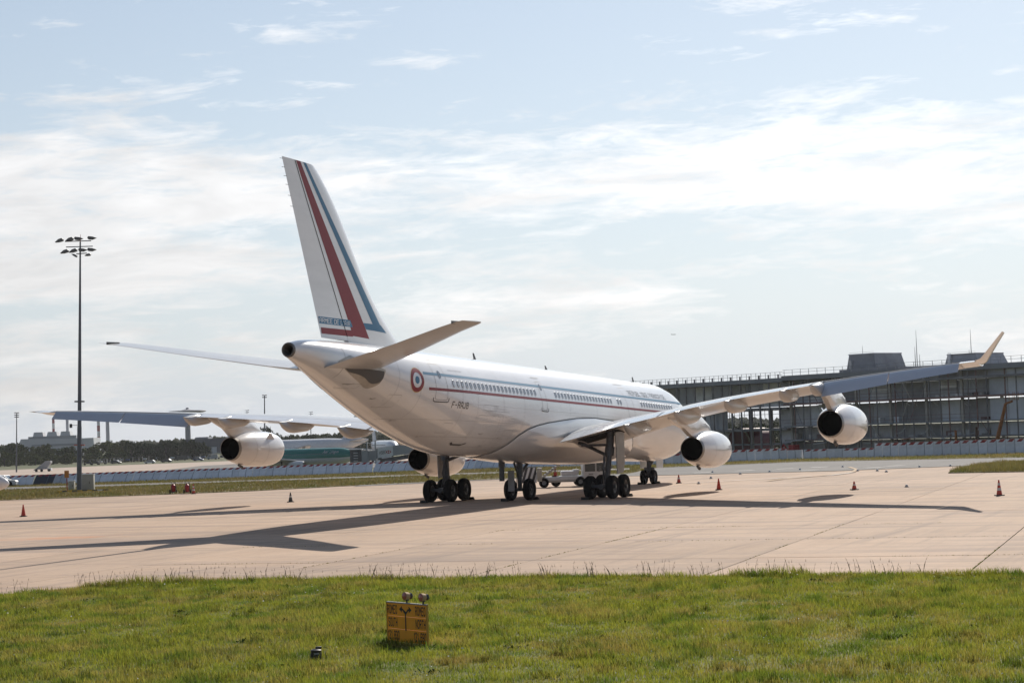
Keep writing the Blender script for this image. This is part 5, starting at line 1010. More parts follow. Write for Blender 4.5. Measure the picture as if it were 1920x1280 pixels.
# ================================================================== far aircraft and jet bridge
def far_jet(name, px, depth, head, L, dia, base, label, stripes=None, fin_cols=None, band=None, txt=None):
    """nose at photo column px; head = heading angle from the picture's right-hand direction, + away from the camera"""
    P = at(px, 850, depth); o = empty(name, (P[0], P[1], LOW), SA+head, label=label, cat='airliner'); r_ = dia/2; zc = base+r_
    prof = [(0, .02), (-.02, .35), (-.06, .7), (-.12, .95), (-.17, 1), (-.68, 1), (-.8, .8), (-.92, .42), (-1, .1)]; up_ = [0, 0, 0, 0, 0, 0, .12, .42, .75]
    pf = pchip([-q[0] for q in prof], [q[1] for q in prof]); uf = pchip([-q[0] for q in prof], up_)
    b = MB(); G = []; ks = list(np.linspace(0, .16, 10))+list(np.linspace(.2, .66, 8))+list(np.linspace(.7, 1, 12))
    for k in ks: G.append([(-k*L, r_*pf(k)*math.sin(a), zc+uf(k)*r_*.9+r_*pf(k)*math.cos(a)) for a in np.linspace(0, 2*math.pi, 32, endpoint=False)])
    b.grid(G, cv=True)
    if band:
        mi = []
        for i in range(len(ks)-1):
            for j in range(32):
                a = (j+.5)/32*2*math.pi; mi.append(1 if math.cos(a) > -.28 else 0)
        b.m = mi
    fu = b.build('fuselage', [WHT, band or WHT], o, 50)
    b = MB(); fz0 = zc+r_*.8
    fl = [(-.80*L, fz0), (-.90*L, fz0+dia*1.42), (-.965*L, fz0+dia*1.42), (-.945*L, fz0)]
    b.extrude([(x, -.12, z) for x, z in fl], (0, .24, 0)); fn = b.build('fin', fin_cols[0] if fin_cols else WHT, o)
    if fin_cols:
        for k0, k1, m_ in fin_cols[1]:
            b = MB(); g = lambda k, t: (fl[0][0]+(fl[3][0]-fl[0][0])*k + ((fl[1][0]+(fl[2][0]-fl[1][0])*k)-(fl[0][0]+(fl[3][0]-fl[0][0])*k))*t, fz0+dia*1.42*t)
            b.extrude([(*(q := g(k, t))[:1], -.14, q[1]) for k, t in ((k0, .0), (k0, .99), (k1, .99), (k1, .0))], (0, .28, 0)); b.build('fin_stripe', m_, fn)
    for s_ in (-1, 1):
        b = MB(); b.extrude([(-.36*L, s_*r_*.7, zc-r_*.55), (-.52*L, s_*L*.46, zc+r_*.2), (-.555*L, s_*L*.46, zc+r_*.2), (-.55*L, s_*r_*.7, zc-r_*.55)], (0, 0, .35)); b.build('wing', WINGP, o)
        b = MB(); b.extrude([(-.84*L, s_*.4, zc+r_*.5), (-.945*L, s_*L*.17, zc+r_*.8), (-.975*L, s_*L*.17, zc+r_*.8), (-.94*L, s_*.4, zc+r_*.5)], (0, 0, .18)); b.build('tailplane', WINGP, o)
        b = MB(); b.lathe([(2.2, .7), (2.0, .95), (.5, 1.05), (-1.2, .8), (-1.9, .55), (-1.9, 0)], (-.38*L, s_*L*.155, zc-r_*.9), (1, 0, 0), 20); b.build('engine', WHT, o, 40)
        b = MB(); b.tube([(-.52*L, s_*L*.08, 0), (-.52*L, s_*L*.08, zc-r_*.4)], .18, 8); b.lathe([(-.5, 0), (-.5, .6), (.5, .6), (.5, 0)], (-.52*L, s_*L*.08, .6), (0, 1, 0), 18); b.build('main_gear', TYRE, o)
    b = MB(); b.tube([(-.14*L, 0, 0), (-.14*L, 0, zc-r_*.8)], .14, 8); b.lathe([(-.3, 0), (-.3, .4), (.3, .4), (.3, 0)], (-.14*L, 0, .4), (0, 1, 0), 18); b.build('nose_gear', TYRE, o)
    for za, m_ in stripes or ():
        b = MB(); G = []
        for k in np.linspace(.13, .8, 20):
            row = []
            for z in (za-.12, za+.12): y = -math.sqrt(max(.01, 1-z*z))*r_*pf(k)-.02; row.append((-k*L, y, zc+uf(k)*r_*.9+z*r_*pf(k)))
            G.append(row)
        b.grid(G); b.build('stripe', m_, fu)
    for k in np.arange(.16, .74, .0155):
        z = .30; y = -math.sqrt(1-z*z)*r_*pf(k)-.015; b = MB() if k < .17 else b
        if k < .17:
            b.box((0, 0, 0), (.22, .03, .32)); fw_me = b.mesh('window', mat('far_window', (0.12, 0.14, 0.16), .3))
        put('window', fw_me, fu, loc=(-k*L, y, zc+z*r_+uf(k)*r_*.9))
    if txt:
        v, f = script_mesh(txt[0], 0.2); b = MB(); k0, w_, h_ = txt[1:4]
        b.add([(-k0*L+p[0]*w_, -math.sqrt(max(.02, 1-((txt[4]+p[1]*h_)/r_)**2))*r_-.03, zc+txt[4]+p[1]*h_) for p in v], f); b.build('airline_lettering', WHBIT, fu)
    return o
GREEN = mat('airline_green', (0.0, 0.16, 0.125), 0.3, coat=.3)
far_jet('green_airliner', 672, 455, R(-20), 37, 4.1, 1.65, 'green and white airliner docked at the jet bridge behind the fence', band=GREEN, txt=('Aer Lingus', .235, 4.3, .95, .55))
far_jet('striped_airliner', 438, 640, R(188)+0, 46, 5.6, 2.1, 'distant white airliner with red and blue striped tail behind the green one', stripes=((.42, BLUE), (.12, RED)), fin_cols=(WHT, ((.22, .36, BLUE), (.5, .64, RED))))
far_jet('white_airliner', 742, 560, R(-75), 38, 4.0, 2.6, 'distant plain white airliner above the jet bridge roof')
# jet bridge
DB = 425; mb_ = DB/FPX; P = at(672, 850, DB); jb = empty('jet_bridge', (P[0], P[1], LOW), SA, label='grey jet bridge with bank advertisement panel left of the fuselage belly', cat='jet bridge'); XB = lambda px: (px-672)*mb_; ZB = lambda py: fz(680, py, DB)
JG = mat('bridge_grey', (0.33, 0.34, 0.35), 0.6, var=0.08, scale=.3); JD = mat('bridge_dark', (0.10, 0.10, 0.11), 0.6)
def bbox(name, xa, xb, ya, yb, y0, y1, m, parent=None): 
    b = MB(); b.box(((XB(xa)+XB(xb))/2, (y0+y1)/2, (ZB(ya)+ZB(yb))/2), (XB(xb)-XB(xa), y1-y0, abs(ZB(yb)-ZB(ya)))); return b.build(name, m, parent or jb)
bbox('cab', 656, 677, 866, 843, 0, 3.2, JD); bbox('rotunda_wall', 678, 691, 868, 844, -.3, 3, JG); bbox('tunnel_section', 691, 705, 864, 845, .2, 3, JG); bbox('cab_roof', 654, 679, 843, 841, -.3, 3.5, JG)
for k in range(4): bbox('cab_stair', 663, 671, 864-k*5, 862.6-k*5, -.5, 0, WHBIT)
b = MB(); b.extrude([(XB(706), 0, ZB(860)), (XB(830), 0, ZB(846)), (XB(830), 0, ZB(827)), (XB(706), 0, ZB(841))], (0, 3, 0)); tn = b.build('tunnel', JG, jb)
b = MB(); b.extrude([(XB(708), -.08, ZB(859.5)), (XB(737), -.08, ZB(856)), (XB(737), -.08, ZB(837.5)), (XB(708), -.08, ZB(841))], (0, .06, 0)); ad = b.build('advert_panel', WHT, jb)
v, f = text_mesh('HSBC', 1, 0, .012); b = MB(); b.add([(XB(711.5)+p[0]*XB(672+12.5), -.11, ZB(853)+(p[1])*1.0*(ZB(846.5)-ZB(853))+p[0]*.18) for p in v], f); b.build('advert_lettering', DGR, ad)
cx, cz, hs = XB(728.5), ZB(848.5), .33; b = MB()
for q in ([(-2, 0), (-1, 1), (-1, -1)], [(2, 0), (1, -1), (1, 1)], [(-1, 1), (1, 1), (0, 0)], [(-1, -1), (0, 0), (1, -1)]): b.poly([(cx+x*hs, -.112, cz+z*hs) for x, z in q])
b.build('advert_emblem', REDP, ad)
for px, yt in ((688.5, 827), (704.5, 826)): bbox('support_post', px-1.2, px+1.2, 870, yt, -.6, -.1, JG)
bbox('wheel_bogie', 712, 720, 880, 862, .5, 2.4, JD); b = MB(); b.extrude([(XB(712), .5, ZB(861)), (XB(800), .5, ZB(851)), (XB(800), .5, ZB(858)), (XB(740), .5, ZB(866)), (XB(712), .5, ZB(866))], (0, 2, 0)); b.build('underframe', JD, jb); bbox('rotunda_column', 780, 790, 885, 850, .5, 2.5, JG)
# vehicles far off on the low apron
VB = mat('vehicle_dark', (0.05, 0.055, 0.06), .4, coat=.2); VS = mat('vehicle_silver', (0.35, 0.36, 0.38), .35, coat=.2); VBL = mat('vehicle_blue', (0.05, 0.09, 0.2), .4)
for px, py, m_, van, lab in ((248, 863, WHT, True, 'white van parked on the far apron, left of the two vans there'), (281, 868.5, WHT, False, 'white car on the far apron below the dark clipped trees'), (218, 869, VB, False, 'dark car on the far apron left of the white vehicles'), (340, 863, VB, True, 'dark van on the far apron in front of the clipped trees'), (398, 861, VS, True, 'silver van on the far apron beside the left engine exhaust'),
                            (312, 866.5, VB, False, 'dark car right of the white car on the far apron'), (372, 863.5, VBL, False, 'blue car on the far apron near the left engine'), (592, 873, VBL, True, 'pale blue service van by the green airliner'), (718, 870, WHT, True, 'white van under the jet bridge')):
    P = gnd(px, py, LOW+.12); car(P, SA+random.choice([0, math.pi])+random.uniform(-.2, .2), m_, lab, 4.8 if van else 4.3, 2.1 if van else 1.45, 'vehicles on the far apron', 'van' if van else 'car', van, LOW+.12, 'parked_van' if van else 'parked_car')
P = gnd(80, 884, LOW+.1); st = empty('mobile_stairs', (P[0], P[1], LOW+.1), SA, label='grey covered mobile boarding stairs on the far apron at the left', cat='stairs truck'); m_ = np.dot(P-CAM, fw)/FPX
b = MB(); b.extrude([(-17*m_, 0, .8), (6*m_, 0, .8), (15*m_, 0, 16*m_), (15*m_, 0, 20*m_), (6*m_, 0, 20*m_), (-17*m_, 0, 3*m_)], (0, 2.4, 0)); b.build('stair_body', JG, st); b = MB(); b.box((12*m_, 1.2, 3.6*m_), (7*m_, 2.2, 5*m_), b=.1); b.build('cab', WHT, st)
for x in (-12, -2, 12):
    b = MB(); b.lathe([(-.2, 0), (-.2, .45), (.2, .45), (.2, 0)], (x*m_, .1, .45), (0, 1, 0), 16); b.build('wheel', TYRE, st)
ORD = 'first second third fourth fifth sixth seventh eighth ninth tenth eleventh twelfth thirteenth fourteenth fifteenth sixteenth seventeenth eighteenth nineteenth twentieth twenty-first twenty-second'.split()
for i, (px, py) in enumerate(((166, 871.5), (178, 871), (191, 870), (204, 868.8), (216, 867.6), (229, 866.4), (240, 866), (258, 865.2), (270, 864.6), (292, 863), (304, 862.3), (322, 862.2), (334, 861.4), (354, 861), (366, 860.6), (384, 860.3), (404, 860), (416, 859.6))):
    P = gnd(px, py, LOW+.1); o = empty('baggage_cart', (P[0], P[1], LOW+.1), SA+random.uniform(-.1, .1), label=ORD[i]+' low dark baggage cart from the left in the far apron row', cat='baggage cart', group='baggage carts on the far apron')
    o.scale = (1.5, 1.4, 1.35); b = MB(); b.box((0, 0, .45), (3.0, 1.5, .14)); b.box((-1.45, 0, 1.0), (.08, 1.5, 1.1)); b.box((1.45, 0, 1.0), (.08, 1.5, 1.1)); b.box((0, 0, 1.58), (3.0, 1.5, .06)); b.build('frame', DGR, o)
    b = MB(); b.box((random.uniform(-.5, .5), 0, .8), (1.2, 1.1, .55), b=.08); b.build('load', random.choice([VS, DGR, VBL, WHT]), o)
    for x in (-1, 1):
        b = MB(); b.lathe([(-.7, 0), (-.7, .22), (.7, .22), (.7, 0)], (x, 0, .22), (0, 1, 0), 12); b.build('wheels', TYRE, o)
# airliner far off in the sky
P = at(1263, 627, 12500); sj = empty('flying_airliner', tuple(P), SA+2.7, label='tiny airliner flying far off above the terminal', cat='airliner')
b = MB(); b.lathe([(0, 0), (.8, .8), (3, 1.8), (24, 1.8), (32, .8), (35, .1)], (-17, 0, 0), (1, 0, 0), 14); b.build('fuselage', DGR, sj, 40); b = MB(); b.extrude([(-4, -17, 1), (2, -1.5, -.5), (-5, -1.5, -.5), (-6, -17, 1)], (0, 0, .3)); b.extrude([(-4, 17, 1), (-6, 17, 1), (-5, 1.5, -.5), (2, 1.5, -.5)], (0, 0, .3)); b.build('wings', DGR, sj); b = MB(); b.extrude([(12, -.1, 1), (16, -.1, 6.5), (18, -.1, 6.5), (17, -.1, 1)], (0, .2, 0)); b.build('fin', DGR, sj)
# ================================================================== trees
def leaf_mat(name, c, c2):
    m = bpy.data.materials.new(name); m.use_nodes = True; t = m.node_tree; b = t.nodes['Principled BSDF']; b.inputs['Roughness'].default_value = 1; b.inputs['Specular IOR Level'].default_value = .02
    oi = t.nodes.new('ShaderNodeObjectInfo'); ge = t.nodes.new('ShaderNodeNewGeometry'); mx = t.nodes.new('ShaderNodeMixRGB'); mx.inputs[1].default_value = (*c, 1); mx.inputs[2].default_value = (*c2, 1)
    ad = t.nodes.new('ShaderNodeMath'); ad.operation = 'MULTIPLY_ADD'; t.links.new(oi.outputs['Random'], ad.inputs[0]); ad.inputs[1].default_value = .6; mu = t.nodes.new('ShaderNodeMath'); mu.operation = 'MULTIPLY'; t.links.new(ge.outputs['Random Per Island'], mu.inputs[0]); mu.inputs[1].default_value = .4; t.links.new(mu.outputs[0], ad.inputs[2])
    t.links.new(ad.outputs[0], mx.inputs[0]); t.links.new(mx.outputs[0], b.inputs['Base Color']); return m
LEAF = leaf_mat('leaf_green', (0.055, 0.078, 0.03), (0.12, 0.125, 0.045)); LEAFD = leaf_mat('leaf_dark', (0.035, 0.05, 0.024), (0.062, 0.08, 0.036)); BARK = mat('bark', (0.06, 0.05, 0.04), .9, var=.2, scale=2)
def crown_mesh(seed, dense=False):     # unit crown: z 0.12..1, half width .5
    r = np.random.default_rng(seed); V = []; Fc = []; cl = []
    n = 40 if not dense else 46
    for i in range(n):
        a = r.uniform(0, 2*math.pi); k = r.uniform(0, 1)**.45; z = r.uniform(.06, .90); w_ = .44*(1-max(0, z-.45)**1.6*1.9)*(.8+.2*min(1, z/.2)) if not dense else .42*(1-max(0, z-.72)**2*6)
        cl.append((a, k*w_, z, r.uniform(.10, .17) if not dense else r.uniform(.11, .16)))
    for a, q, z, rad in cl:
        c = np.array([q*math.cos(a), q*math.sin(a), z])
        for j in range(30):
            d = r.normal(size=3); d /= np.linalg.norm(d); p = c+d*rad*r.uniform(.6, 1.05)*np.array([1, 1, .8]); s_ = r.uniform(.032, .06)
            u_ = r.normal(size=3); u_ /= np.linalg.norm(u_); v_ = np.cross(d+.4*r.normal(size=3), u_); v_ /= np.linalg.norm(v_)+1e-9
            o = len(V); V += [p-u_*s_, p+v_*s_*.8, p+u_*s_, p-v_*s_*.8]; Fc.append((o, o+1, o+2, o+3))
    me = bpy.data.meshes.new('crown'); me.from_pydata([tuple(v) for v in V], [], Fc); return me
def trunk_mesh():
    b = MB(); b.tube([(0, 0, 0), (.01, 0, .3), (-.01, .01, .62)], [.035, .027, .012], 7)
    for a in range(5): t_ = a*1.26; b.tube([(0, 0, .22+.06*a), (.16*math.cos(t_), .16*math.sin(t_), .45+.07*a)], [.016, .006], 5)
    return b.mesh('trunk', BARK)
crowns = [crown_mesh(20+i) for i in range(5)]; crownsd = [crown_mesh(40+i, True) for i in range(3)]; trunk_me = trunk_mesh()
for m_ in crowns: m_.materials.append(LEAF)
for m_ in crownsd: m_.materials.append(LEAFD)
def tree(px, ytop, depth, wid, dense, label, group, name='broadleaf_tree', i=0):
    P = at(px, 850, depth); H_ = dz(px, ytop, depth)-LOW; o = empty(name, (P[0], P[1], LOW), random.uniform(0, 6), label=label, cat='tree', group=group)
    c = put('crown', (crownsd if dense else crowns)[i % (3 if dense else 5)], o); c.scale = (wid, wid, H_); t_ = put('trunk', trunk_me, o); t_.scale = (H_, H_, H_)
LT = [(-18, 833), (2, 834), (14, 836), (27, 831), (42, 833), (58, 836), (74, 837), (88, 834), (104, 838), (120, 836), (137, 838), (160, 836), (176, 834), (192, 829), (206, 826), (220, 827), (232, 823)]
for i, (px, yt) in enumerate(LT): tree(px, yt+(i*5 % 7)-3, 880+(i % 3)*22, 8.5+(i*3 % 5)*.8, False, ORD[i]+' bushy green tree from the left in the row before the power station', 'trees along the far apron', i=i)
for i, (px, yt) in enumerate([(8, 846), (36, 848), (66, 850), (95, 849), (126, 848), (158, 850), (180, 848), (204, 846), (226, 846)]): tree(px, yt, 840+(i % 2)*12, 8.5, False, ORD[i]+' low bushy tree from the left at the front of the green row', 'low trees along the far apron', i=i+2)
for i, (px, yt) in enumerate([(246, 827), (258, 829), (270, 828), (281, 832), (293, 830), (302, 827), (311, 822), (320, 826), (331, 828), (342, 826), (352, 824), (362, 826), (374, 827), (384, 832)]): tree(px, yt-2+(i*3 % 5), 850+(i % 2)*10, 6.4+(i % 3)*.8, True, ORD[i]+' dark clipped rounded tree from the left in the row beside the left engine', 'dark clipped trees', 'clipped_tree', i=i)
for i, (px, yt) in enumerate([(498, 798), (508, 804), (520, 811), (536, 816), (552, 812), (566, 815), (580, 812), (594, 815), (608, 812), (622, 815), (636, 810), (650, 812), (664, 813), (678, 816), (692, 812), (706, 815), (720, 813), (736, 816), (752, 815), (768, 818), (784, 818), (800, 820)]): tree(px, yt, 900+(i % 3)*25, 8.5, i % 3 == 0, ORD[i]+' green tree from the left in the wood behind the far airliners', 'trees behind the far airliners', i=i)
for i, px in enumerate(range(1330, 1500, 12)): tree(px, 790+(i*7 % 5), 560+(i % 3)*15, 7, False, ORD[i]+' tree from the left seen through the open terminal frame', 'trees behind the terminal', i=i)
# far wood that closes the horizon
V = []; Fc = []; r_ = np.random.default_rng(5)
for px in np.arange(-500, 2500, 3.0):
    base = at(px, 850, 1900); hh = 8+1.5*math.sin(px*.02)+r_.uniform(-1.5, 1.5)
    for j in range(7):
        p = base+VIEW*r_.uniform(-15, 15)+SIDE*r_.uniform(-2, 2); z = LOW+hh*r_.uniform(.1, 1)**.7; s_ = r_.uniform(1.5, 3.2); a = r_.uniform(-.6, .6); u_ = SIDE*math.cos(a)+VIEW*math.sin(a)
        o = len(V); V += [(*(p-u_*s_)[:2], z-s_*.3), (*(p)[:2], z-s_), (*(p+u_*s_)[:2], z+s_*.2), (*(p)[:2], z+s_)]; Fc.append((o, o+1, o+2, o+3))
me = bpy.data.meshes.new('distant_wood'); me.from_pydata([tuple(map(float, v)) for v in V], [], Fc); me.materials.append(LEAF); put('distant_wood', me, label='distant wood closing the horizon behind the airport', cat='wood', kind='stuff')

# ================================================================== grass
def grass_mat(name, layers):
    m = gmat(name, layers, rough=.75, bump=0, spec=.25, attr='tint')
    t = m.node_tree; b = t.nodes['Principled BSDF']; src = b.inputs['Base Color'].links[0].from_socket; tr = t.nodes.new('ShaderNodeBsdfTranslucent'); t.links.new(src, tr.inputs[0]); mx = t.nodes.new('ShaderNodeMixShader'); mx.inputs[0].default_value = .5
    out = t.nodes['Material Output']; t.links.new(b.outputs[0], mx.inputs[1]); t.links.new(tr.outputs[0], mx.inputs[2]); t.links.new(mx.outputs[0], out.inputs[0]); return m
GRASS = grass_mat('grass_blades', [(0.255, 0.275, 0.036), ((0.34, 0.26, 0.085), (0.5, 0.5, .2), 0.47, 0.63, 0.72, 3), ((0.11, 0.175, 0.022), (0.8, 0.8, .2), 0.5, 0.6, 0.9, 8), ((0.30, 0.20, 0.07), (.23, .3, .2), 0.54, 0.68, 0.45, 5), ((0.08, 0.115, 0.018), (1.7, 1.7, .2), 0.55, 0.66, 0.8, 15)])
GRASSF = grass_mat('dry_grass_blades', [(0.23, 0.205, 0.065), ((0.32, 0.25, 0.12), (0.15, 0.15, .2), 0.42, 0.62, 0.85, 3), ((0.14, 0.17, 0.04), (0.3, 0.3, .2), 0.5, 0.64, 0.8, 8)])
def in_poly(x, y, poly):
    c = np.zeros(len(x), bool); n = len(poly)
    for i in range(n):
        x0, y0 = poly[i][:2]; x1, y1 = poly[(i+1) % n][:2]
        if y0 == y1: continue
        k = ((y0 > y) != (y1 > y)) & (x < (x1-x0)*(y-y0)/(y1-y0)+x0); c ^= k
    return c
def vnoise(x, y, sc_, seed):
    r = np.random.default_rng(seed); g = r.random((64, 64)); u_ = x*sc_; v_ = y*sc_; i = np.floor(u_).astype(int); j = np.floor(v_).astype(int); fu = u_-i; fv = v_-j; fu = fu*fu*(3-2*fu); fv = fv*fv*(3-2*fv)
    q = lambda a, c: g[a % 64, c % 64]
    return (q(i, j)*(1-fu)+q(i+1, j)*fu)*(1-fv)+(q(i, j+1)*(1-fu)+q(i+1, j+1)*fu)*fv
def blades(name, poly, n, h0, h1, wd, z, label, lean=.5, hmul=None, pts=None, tint=(.7, 1.25), grp=None, m=None, hole=None):
    P = np.array([p[:2] for p in poly]); lo, hi = P.min(0), P.max(0)
    if pts is None:
        x = rng.uniform(lo[0], hi[0], n*2); y = rng.uniform(lo[1], hi[1], n*2); k = in_poly(x, y, poly)
        if hole: k &= ~in_poly(x, y, hole)
        x, y = x[k], y[k]
        d = np.stack([x-CAM[0], y-CAM[1], -CAM[2]+0*x], 1); zz = d @ fw; px = 960+FPX*(d @ r2)/zz; py = 640-FPX*(d @ u2)/zz
        k = (zz > 3) & (px > -260) & (px < 2180) & (py < 1420); x, y = x[k], y[k]
    else: x, y = pts
    n = len(x); h = h0+(h1-h0)*rng.random(n)**1.6
    if hmul is not None: h = h*hmul(x, y)
    a = rng.uniform(0, 2*math.pi, n); la = rng.uniform(0, 2*math.pi, n)*.6+rng.normal(2.6, .5, n)*.4; ln = h*lean*rng.random(n); w_ = wd*rng.uniform(.6, 1.3, n)
    ca, sa_ = np.cos(a)*w_/2, np.sin(a)*w_/2; dx, dy = np.cos(la)*ln, np.sin(la)*ln
    z0 = np.full(n, z-.02)
    V = np.empty((n, 5, 3), np.float32)
    V[:, 0] = np.stack([x-ca, y-sa_, z0], 1); V[:, 1] = np.stack([x+ca, y+sa_, z0], 1); V[:, 2] = np.stack([x+ca*.75+dx*.35, y+sa_*.75+dy*.35, z+h*.6], 1); V[:, 3] = np.stack([x-ca*.75+dx*.35, y-sa_*.75+dy*.35, z+h*.6], 1); V[:, 4] = np.stack([x+dx, y+dy, z+h], 1)
    me = bpy.data.meshes.new(name); me.vertices.add(n*5); me.vertices.foreach_set('co', V.ravel())
    idx = (np.arange(n)[:, None]*5+np.array([0, 1, 2, 3, 3, 2, 4])[None]).ravel().astype(np.int32); me.loops.add(n*7); me.loops.foreach_set('vertex_index', idx)
    st = (np.arange(n)[:, None]*7+np.array([0, 4])[None]).ravel().astype(np.int32); me.polygons.add(n*2); me.polygons.foreach_set('loop_start', st)
    me.update(calc_edges=True); at_ = me.color_attributes.new('tint', 'FLOAT_COLOR', 'POINT'); tv = rng.uniform(tint[0], tint[1], n)
    cc = np.repeat(np.stack([tv*rng.uniform(.9, 1.15, n), tv, tv*rng.uniform(.8, 1.1, n), np.ones(n)], 1).astype(np.float32), 5, 0); at_.data.foreach_set('color', cc.ravel())
    me.materials.append(m or GRASS); return put(name, me, label=label, cat='grass', kind='stuff')
fpoly = [(-118, -8), *[(p[0]-.15, p[1]) for p in edge_pts], (-98, -60), (-118, -60)]
hm = lambda x, y: .4+.95*vnoise(x, y, .55, 3)**1.5+1.2*vnoise(x, y, 1.9, 4)**2.5
blades('verge_grass', fpoly, 640000, .035, .13, .013, .04, 'short uneven grass covering the foreground verge', .8, hm)
# taller tufts, edge fringe and seed stalks
cx_, cy_ = rng.uniform(-116, -84, 1500), rng.uniform(-58, -6, 1500); k = in_poly(cx_, cy_, fpoly); cx_, cy_ = cx_[k], cy_[k]; tw_ = rng.uniform(.05, .22, (len(cx_), 1))
tx_ = (cx_[:, None]+rng.normal(0, 1, (len(cx_), 45))*tw_).ravel(); ty_ = (cy_[:, None]+rng.normal(0, 1, (len(cx_), 45))*tw_).ravel()
blades('grass_tufts', fpoly, 0, .07, .22, .016, .04, 'taller tufts tinted dark as shadow clumps through the foreground verge', .6, None, (tx_, ty_), (.28, .95))  # low tint range paints shadow into these clumps
E_ = np.array([(p[0], p[1]) for p in edge_pts]); sl_ = np.r_[0, np.cumsum(np.linalg.norm(np.diff(E_, axis=0), axis=1))]
def along(n, sp): 
    t_ = rng.uniform(0, sl_[-1], n); return np.interp(t_, sl_, E_[:, 0])-np.abs(rng.normal(0, sp, n))+.10, np.interp(t_, sl_, E_[:, 1])+rng.normal(0, .1, n)
fx_, fy_ = along(30000, .35); kk = vnoise(fx_, fy_, .9, 9) > .25; blades('edge_fringe_grass', fpoly, 0, .06, .25, .016, .02, 'longer grass fringe overhanging the concrete edge', .7, lambda x, y: .5+vnoise(x, y, .7, 12), (fx_[kk], fy_[kk]), (.6, 1.15))
STK = mat('seed_stalk', (0.34, 0.24, 0.17), .8); V = []; Fc = []
sx_, sy_ = along(650, .5); kk = vnoise(sx_, sy_, .5, 21) > .35
b = MB()
for x, y in zip(sx_[kk], sy_[kk]):
    h = rng.uniform(.22, .6); dx, dy = rng.normal(0, .16, 2)*h; w_ = .003
    b.add([(x-w_, y+w_, 0), (x+w_, y-w_, 0), (x+dx*.4, y+dy*.4, h*.6), (x+dx*.8, y+dy*.8, h*.85)], [(0, 1, 2), (0, 2, 3)])
    c0 = np.array([x+dx*.8, y+dy*.8, h*.83]); b.add([c0+[-.006, .006, 0], c0+[.006, -.006, 0], c0+[dx*.3+.003, dy*.3, h*.17]], [(0, 1, 2)]); b.add([c0+[-.003, .0, -.04], c0+[.01, -.01, .01], c0+[.016, -.016, .05]], [(0, 1, 2)])
me = bpy.data.meshes.new('seed_stalks'); me.from_pydata(b.v, [], b.f); me.materials.append(STK); put('seed_stalks', me, label='thin brown seed stalks along the concrete edge', cat='grass', kind='stuff')
b = MB(); fx2, fy2 = rng.uniform(-116, -84, 1500), rng.uniform(-58, -6, 1500); kk = in_poly(fx2, fy2, fpoly) & (vnoise(fx2, fy2, .35, 31) > .52)
for x, y in zip(fx2[kk], fy2[kk]):
    s_ = rng.uniform(.012, .026); z = rng.uniform(.12, .2); a = rng.uniform(0, 3); b.add([(x+s_*math.cos(a+q), y+s_*math.sin(a+q), z+.012*math.cos(q*2)) for q in (0, 1.57, 3.14, 4.71)], [(0, 1, 2, 3)])
me = bpy.data.meshes.new('clover_flowers'); me.from_pydata(b.v, [], b.f); me.materials.append(mat('petal_white', (0.6, 0.6, 0.55), .6)); put('clover_flowers', me, label='small white clover heads dotted through the foreground grass', cat='flowers', kind='stuff')
# broad-leaved weeds in the verge
b = MB(); wx, wy = rng.uniform(-112, -85, 130), rng.uniform(-56, -8, 130); kk = in_poly(wx, wy, fpoly)
for x, y in zip(wx[kk], wy[kk]):
    for q in range(rng.integers(8, 22)):
        a = rng.uniform(0, 6.28); L_ = rng.uniform(.05, .12); w_ = L_*.28; c0 = np.array([x+rng.normal(0, .12), y+rng.normal(0, .12), .06]); d = np.array([math.cos(a), math.sin(a), rng.uniform(.3, 1.1)])*L_; n_ = np.array([-math.sin(a), math.cos(a), 0])*w_
        n_ = n_*.8; b.add([c0, c0+d*.5+n_, c0+d+[0, 0, -.02], c0+d*.5-n_], [(0, 1, 2, 3)])
me = bpy.data.meshes.new('dock_weeds'); me.from_pydata([tuple(map(float, v)) for v in b.v], [], b.f); me.materials.append(mat('weed_leaf', (0.05, 0.09, 0.02), .9, var=.2, spec=.05)); put('dock_weeds', me, label='broad-leaved weeds scattered in the foreground grass', cat='weeds', kind='stuff')
# coarse grass on the far strips
lp = [gnd(*q) for q in L_NEAR+L_FAR]; lp_ok = lp
blades('strip_grass', lp, 90000, .06, .22, .05, .04, 'rough grass on the strip below the left fence', .6, lambda x, y: .5+vnoise(x, y, .3, 6), tint=(.42, .72), m=GRASSF, hole=[gnd(*q) for q in ROAD])
ip = [gnd(*q) for q in ((1778, 887), (1800, 880), (1830, 874), (1870, 868), (1920, 865.5), (2300, 858), (2300, 872), (1920, 884.5))]
blades('island_grass', ip, 30000, .08, .42, .03, .06, 'dry grass on the island at the right edge', .5, lambda x, y: .4+vnoise(x, y, .5, 7), tint=(.5, .8), m=GRASSF)
vp = [gnd(*q) for q in ((1180, 880), (1280, 875), (1500, 866), (1920, 858), (2200, 853), (2200, 842), (1900, 850), (1700, 855), (1500, 860), (1240, 871))]
blades('fence_foot_grass', vp, 24000, .06, .28, .04, .055, 'dry grass along the foot of the site fence', .5, None, tint=(.6, .95), m=GRASSF)
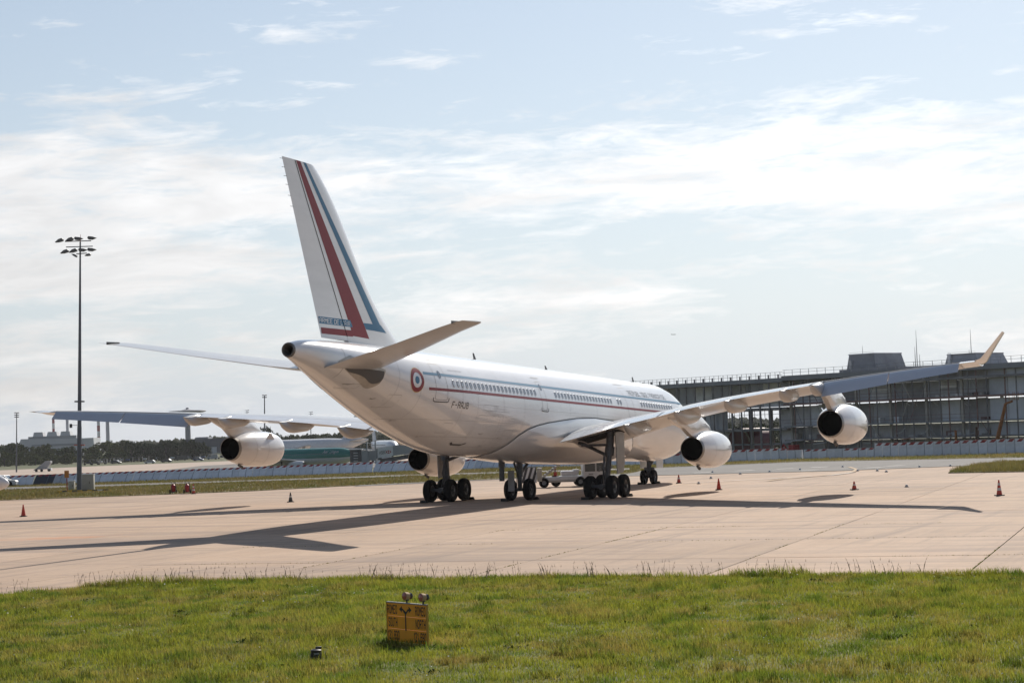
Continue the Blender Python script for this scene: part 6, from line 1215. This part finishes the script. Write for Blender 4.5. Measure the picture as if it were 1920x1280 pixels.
# weeds rooted in the slab joints
b = MB()
jx = []
for i in range(0, 3):
    u_ = -79.6+SU*i
    for q in range(420):
        v_ = rng.uniform(-45, 0)
        if vnoise(np.array([v_]), np.array([u_]), .35, 41+i)[0] > .52-.05*(i == 1): jx.append((u_+rng.normal(0, .015), v_))
for j in range(-2, 3):
    v_ = -22.84+SV*j
    for q in range(200):
        u_ = rng.uniform(-86, -62)
        if vnoise(np.array([u_]), np.array([v_]), .4, 51+j)[0] > .55: jx.append((u_, v_+rng.normal(0, .015)))
jp = np.array([uv(u_, v_)[:2] for u_, v_ in jx]); jp = jp[rng.integers(0, len(jp), len(jp)*4)]+rng.normal(0, .012, (len(jp)*4, 2))
blades('joint_weeds', fpoly, 0, .008, .035, .012, .0, 'small weeds growing along the slab joints', .8, None, (jp[:, 0], jp[:, 1]), (.35, .7))
# lamp studs on the taxiway edge
LORD = sorted((1333, 1388, 1443, 1500, 1580, 1608, 1724, 1782, 1662, 1310, 1336, 1700, 1645))
for i, (px, py) in enumerate(((1273+60, 897), (1388, 889), (1443, 885), (1500, 881), (1580, 876), (1608, 883), (1724, 876), (1782, 874), (1662, 885), (1310, 907), (1336, 886), (1700, 913), (1645, 883))):
    P = gnd(px, py); o = empty('edge_light', (P[0], P[1], .03), 0, label='small white lamp stud on the taxiway, '+ORD[LORD.index(px)]+' from the left', cat='taxiway light', group='lamp studs along the taxiway')
    b = MB(); b.lathe([(0, .09), (.05, .1), (.08, .08), (.14, .05), (.15, 0)], (0, 0, 0), (0, 0, 1), 10); b.build('housing', WHBIT, o, 40)
    b = MB(); b.lathe([(-.02, .14), (.01, .14), (.012, .0)], (0, 0, 0), (0, 0, 1), 12); b.build('flange', GRY, o)

# ================================================================== thin haze over the airfield
b = MB(); zt_h = 72.0; b.box((0, 0, (zt_h+LOW-1)/2), (9800, 15000, zt_h-LOW+1), ax=[VIEW, SIDE, (0, 0, 1)])
hzo = b.build('haze', bpy.data.materials.new('haze_air'), kind='stuff'); c_ = CAM+VIEW*4700; hzo.location = (c_[0], c_[1], 0)
hzo['label'] = 'thin pale haze over the whole airfield'; hzo['category'] = 'haze'
hm_ = hzo.data.materials[0]; hm_.use_nodes = True; t = hm_.node_tree; t.nodes.clear(); pv = t.nodes.new('ShaderNodeVolumePrincipled'); pv.inputs['Color'].default_value = (0.95, 0.96, 1.0, 1); pv.inputs['Density'].default_value = 0.00005; pv.inputs['Anisotropy'].default_value = 0.35
ou = t.nodes.new('ShaderNodeOutputMaterial'); t.links.new(pv.outputs[0], ou.inputs['Volume'])
